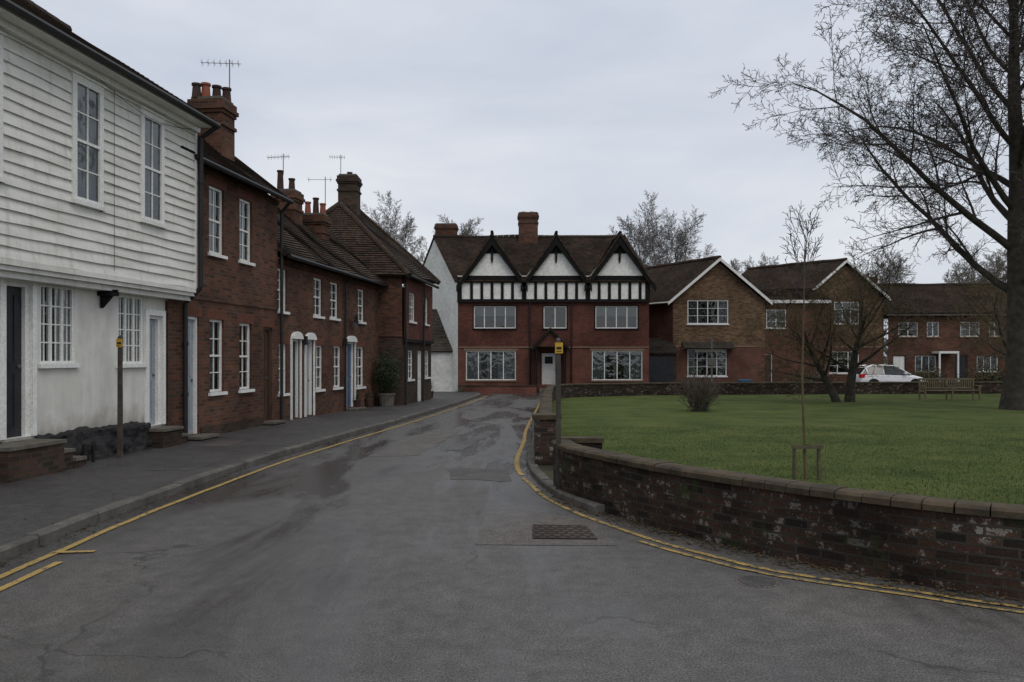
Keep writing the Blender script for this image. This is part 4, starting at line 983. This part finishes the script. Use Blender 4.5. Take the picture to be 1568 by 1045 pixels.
def car(x0,y0,z0,paint,flip=1,yaw=0.0,name='parked_car'):
    o=Obj(name,(x0,y0,z0)); Bd=o.part('body'); ca,sa=math.cos(yaw),math.sin(yaw)
    def T(x,y,z): x=(x-2.05)*flip; return V((x0+x*ca-y*sa,y0+x*sa+y*ca,z0+z))
    sec=[(0,.42,.72,.60),(.04,.32,.88,.76),(.3,.24,.98,.83),(.9,.2,1.0,.86),(1.8,.2,.96,.87),(2.7,.2,.92,.87),(3.2,.2,.88,.85),(3.7,.23,.76,.80),(3.98,.28,.62,.70),(4.08,.36,.5,.55)]
    def ring(s):
        x,zb_,zt,h=s; m=(zb_+zt)/2
        pr=[(-h*.9,zb_),(-h,zb_+.12),(-h*1.01,m),(-h*.98,zt-.1),(-h*.88,zt),(0,zt+.03),(h*.88,zt),(h*.98,zt-.1),(h*1.01,m),(h,zb_+.12),(h*.9,zb_)]
        return [T(x,y,z) for y,z in pr]
    rg=[ring(s) for s in sec]
    for i in range(len(rg)-1):
        for j in range(10): Bd.poly([rg[i][j],rg[i+1][j],rg[i+1][j+1],rg[i][j+1]],paint)
        Bd.poly([rg[i][10],rg[i+1][10],rg[i+1][0],rg[i][0]],'black')
    Bd.poly(rg[0],paint); Bd.poly(rg[-1],paint)
    Gh=o.part('cabin'); gs=[(.10,.97,.74,.80),(.42,1.32,.66,.82),(.75,1.43,.62,.83),(1.4,1.47,.62,.84),(2.05,1.43,.61,.84),(2.5,1.24,.62,.83),(3.05,.93,.70,.80)]
    rr=[(T(x,-hb,.94 if x<2 else .90),T(x,-ht,z),T(x,ht,z),T(x,hb,.94 if x<2 else .90)) for x,z,ht,hb in gs]
    for i in range(len(rr)-1):
        a,b=rr[i],rr[i+1]
        Gh.poly([a[0],b[0],b[1],a[1]],'car_glass' ); Gh.poly([a[3],b[3],b[2],a[2]],'car_glass')
        Gh.poly([a[1],b[1],b[2],a[2]],paint if 1<=i<=3 else 'car_glass')
    for sd in (1,2):
        for i in range(len(rr)-1): Gh.cyl(rr[i][sd],rr[i+1][sd],.035,paint,6)
        bs=0 if sd==1 else 3
        for i in (0,1,3): 
            Gh.cyl(rr[i][bs],rr[i][sd],.045 if i!=3 else .03,paint,6)
    Wh=o.part('wheels')
    for x in (.78,3.25):
        for y in (-.80,.80):
            a=T(x,y-.1,.31);b=T(x,y+.1,.31); Wh.cyl(a,b,.31,'rubber',20); s=-1 if y<0 else 1
            Wh.cyl(T(x,y+s*.101,.31),T(x,y+s*.115,.31),.2,'alloy',14); Wh.cyl(T(x,y+s*.0,.33),T(x,y+s*.085,.33),.37,'black',20)
    Lp=o.part('lamps')
    for y in (-.72,.72):
        s=-1 if y<0 else 1
        Lp.box8([T(-.01,y-.1,.75),T(.26,y-.1,.75),T(.26,y+.13,.75),T(-.01,y+.1,.75),T(.02,y-.1,.95),T(.3,y-.1,.98),T(.3,y+.12,.98),T(.02,y+.1,.95)],'tail_red')
        Lp.box8([T(3.7,y-.08,.58),T(4.02,y-.1,.52),T(4.02,y+.02,.52),T(3.7,y+.1,.58),T(3.6,y-.08,.70),T(3.93,y-.1,.64),T(3.93,y+.02,.64),T(3.6,y+.1,.70)],'alloy')
        Lp.box8([T(2.55,y+s*.12,.95),T(2.7,y+s*.12,.95),T(2.7,y+s*.3,.95),T(2.55,y+s*.3,.95),T(2.55,y+s*.12,1.08),T(2.7,y+s*.12,1.08),T(2.7,y+s*.3,1.06),T(2.55,y+s*.3,1.06)],paint)
    o.finish()
car(22.1,48,gz(48)+.09,'car_white',1,.05)
mb=MB(); x,y=10.4,42.5; z=gz(y); mb.cyl((x,y,z),(x,y,2.7),.045,'metal',8); mb.box(x-.9,x+.5,y-.05,y-.03,1.98,2.12,'slab'); mb.box(x-.2,x+.2,y-.055,y-.04,1.3,1.65,'slab'); mb.build('traffic_sign',(x,y,z))
mb=MB(); mb.box(12.3,12.9,43.9,44.4,-.3,.42,'blue_box'); mb.box(12.27,12.93,43.87,44.43,.42,.5,'blue_box'); mb.build('recycling_bin',(12.6,44,-.3))
def clump(name,c,r,n,s,mats,seed,extra=None,hollow=.55):
    mb=MB(); mb.nouv=True; rng=random.Random(seed)
    for _ in range(n):
        while True:
            d=V((rng.gauss(0,1),rng.gauss(0,1),rng.gauss(0,1)))
            if d.length>.1: break
        d.normalize(); k=rng.uniform(hollow,1.0)*(1+.13*math.sin(d.x*7+seed)+.1*math.sin(d.z*9+d.y*6))
        p=V((c[0]+d.x*r[0]*k,c[1]+d.y*r[1]*k,c[2]+d.z*r[2]*k))
        a=V((rng.uniform(-1,1),rng.uniform(-1,1),rng.uniform(-1,1))).normalized(); b=a.cross(d); 
        if b.length<.01: continue
        b.normalize(); q=s*rng.uniform(.6,1.4)
        mb.poly([p,p+a*q+b*q*.4,p+a*q*2,p+a*q-b*q*.4],rng.choice(mats))
    if extra: extra(mb)
    return mb.build(name,(c[0],c[1],c[2]-r[2]))
cx,cy=-4.45,28.95; cg=gz(cy)+.11
def tub(mb):
    mb.cyl((cx,cy,cg),(cx,cy,cg+.42),.24,'stone',14,.30); mb.cyl((cx,cy,cg+.40),(cx,cy,cg+.46),.32,'stone',14); mb.cyl((cx,cy,cg+.4),(cx,cy,cg+.8),.04,'bark',6)
clump('potted_bay_tree',(cx,cy,cg+1.15),(.55,.5,.78),5600,.035,['leaf_dark','hedge'],3,tub,.3)
for (x,y,h,sd) in ((-5.15,27.1,.5,1),(-4.95,28.2,.45,2),(-4.7,29.4,.5,4),(-3.95,33.5,.6,5),(-3.6,36,.7,6)):
    g=gz(y)+.11
    def tb(mb,x=x,y=y,g=g): mb.cyl((x,y,g),(x,y,g+.28),.11,'pot_dark',12,.15); mb.cyl((x,y,g+.27),(x,y,g+.31),.165,'pot_dark',12)
    clump('plant_pot',(x,y,g+.28+h*.3),(.16,.16,h*.4),400,.02,['leaf_dark','hedge'],sd,tb,.2)
for i,(x,y,rx,rz) in enumerate(((17.0,46.5,1.8,.8),(26.8,45.6,2.0,1.0),(30,44.9,2.6,1.5),(34,44.9,2.5,2.0),(25.5,50,1.2,.9),(-2.7,44.0,.3,.35),(-6.2,45.6,.8,.9))):
    clump('garden_shrub',(x,y,gz(y)+rz*.7),(rx,.9,rz),3600 if rx>1 else 1000,.06 if rx>1 else .025,['hedge','leaf_dark','twig_olive'],40+i,None,.2)
mb=MB(); mb.nouv=True; rng=random.Random(77)
for i in range(12000):
    x=rng.uniform(-140,160); top=4.5+1.5*math.sin(x*.11)+1.2*math.sin(x*.37+1)+.8*math.sin(x*1.3); y=rng.uniform(105,125); z=rng.uniform(-.3,1)*max(1,top); s=rng.uniform(.25,.7)
    p=V((x,y,z)); a=V((rng.uniform(-1,1),rng.uniform(-1,1),rng.uniform(-.3,1))).normalized()*s; b=V((rng.uniform(-1,1),0,rng.uniform(-1,1))).normalized()*s*.5
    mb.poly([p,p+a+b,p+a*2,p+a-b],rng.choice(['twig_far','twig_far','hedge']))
mb.build('distant_trees',(0,115,0))
print('done',len(bpy.data.objects))
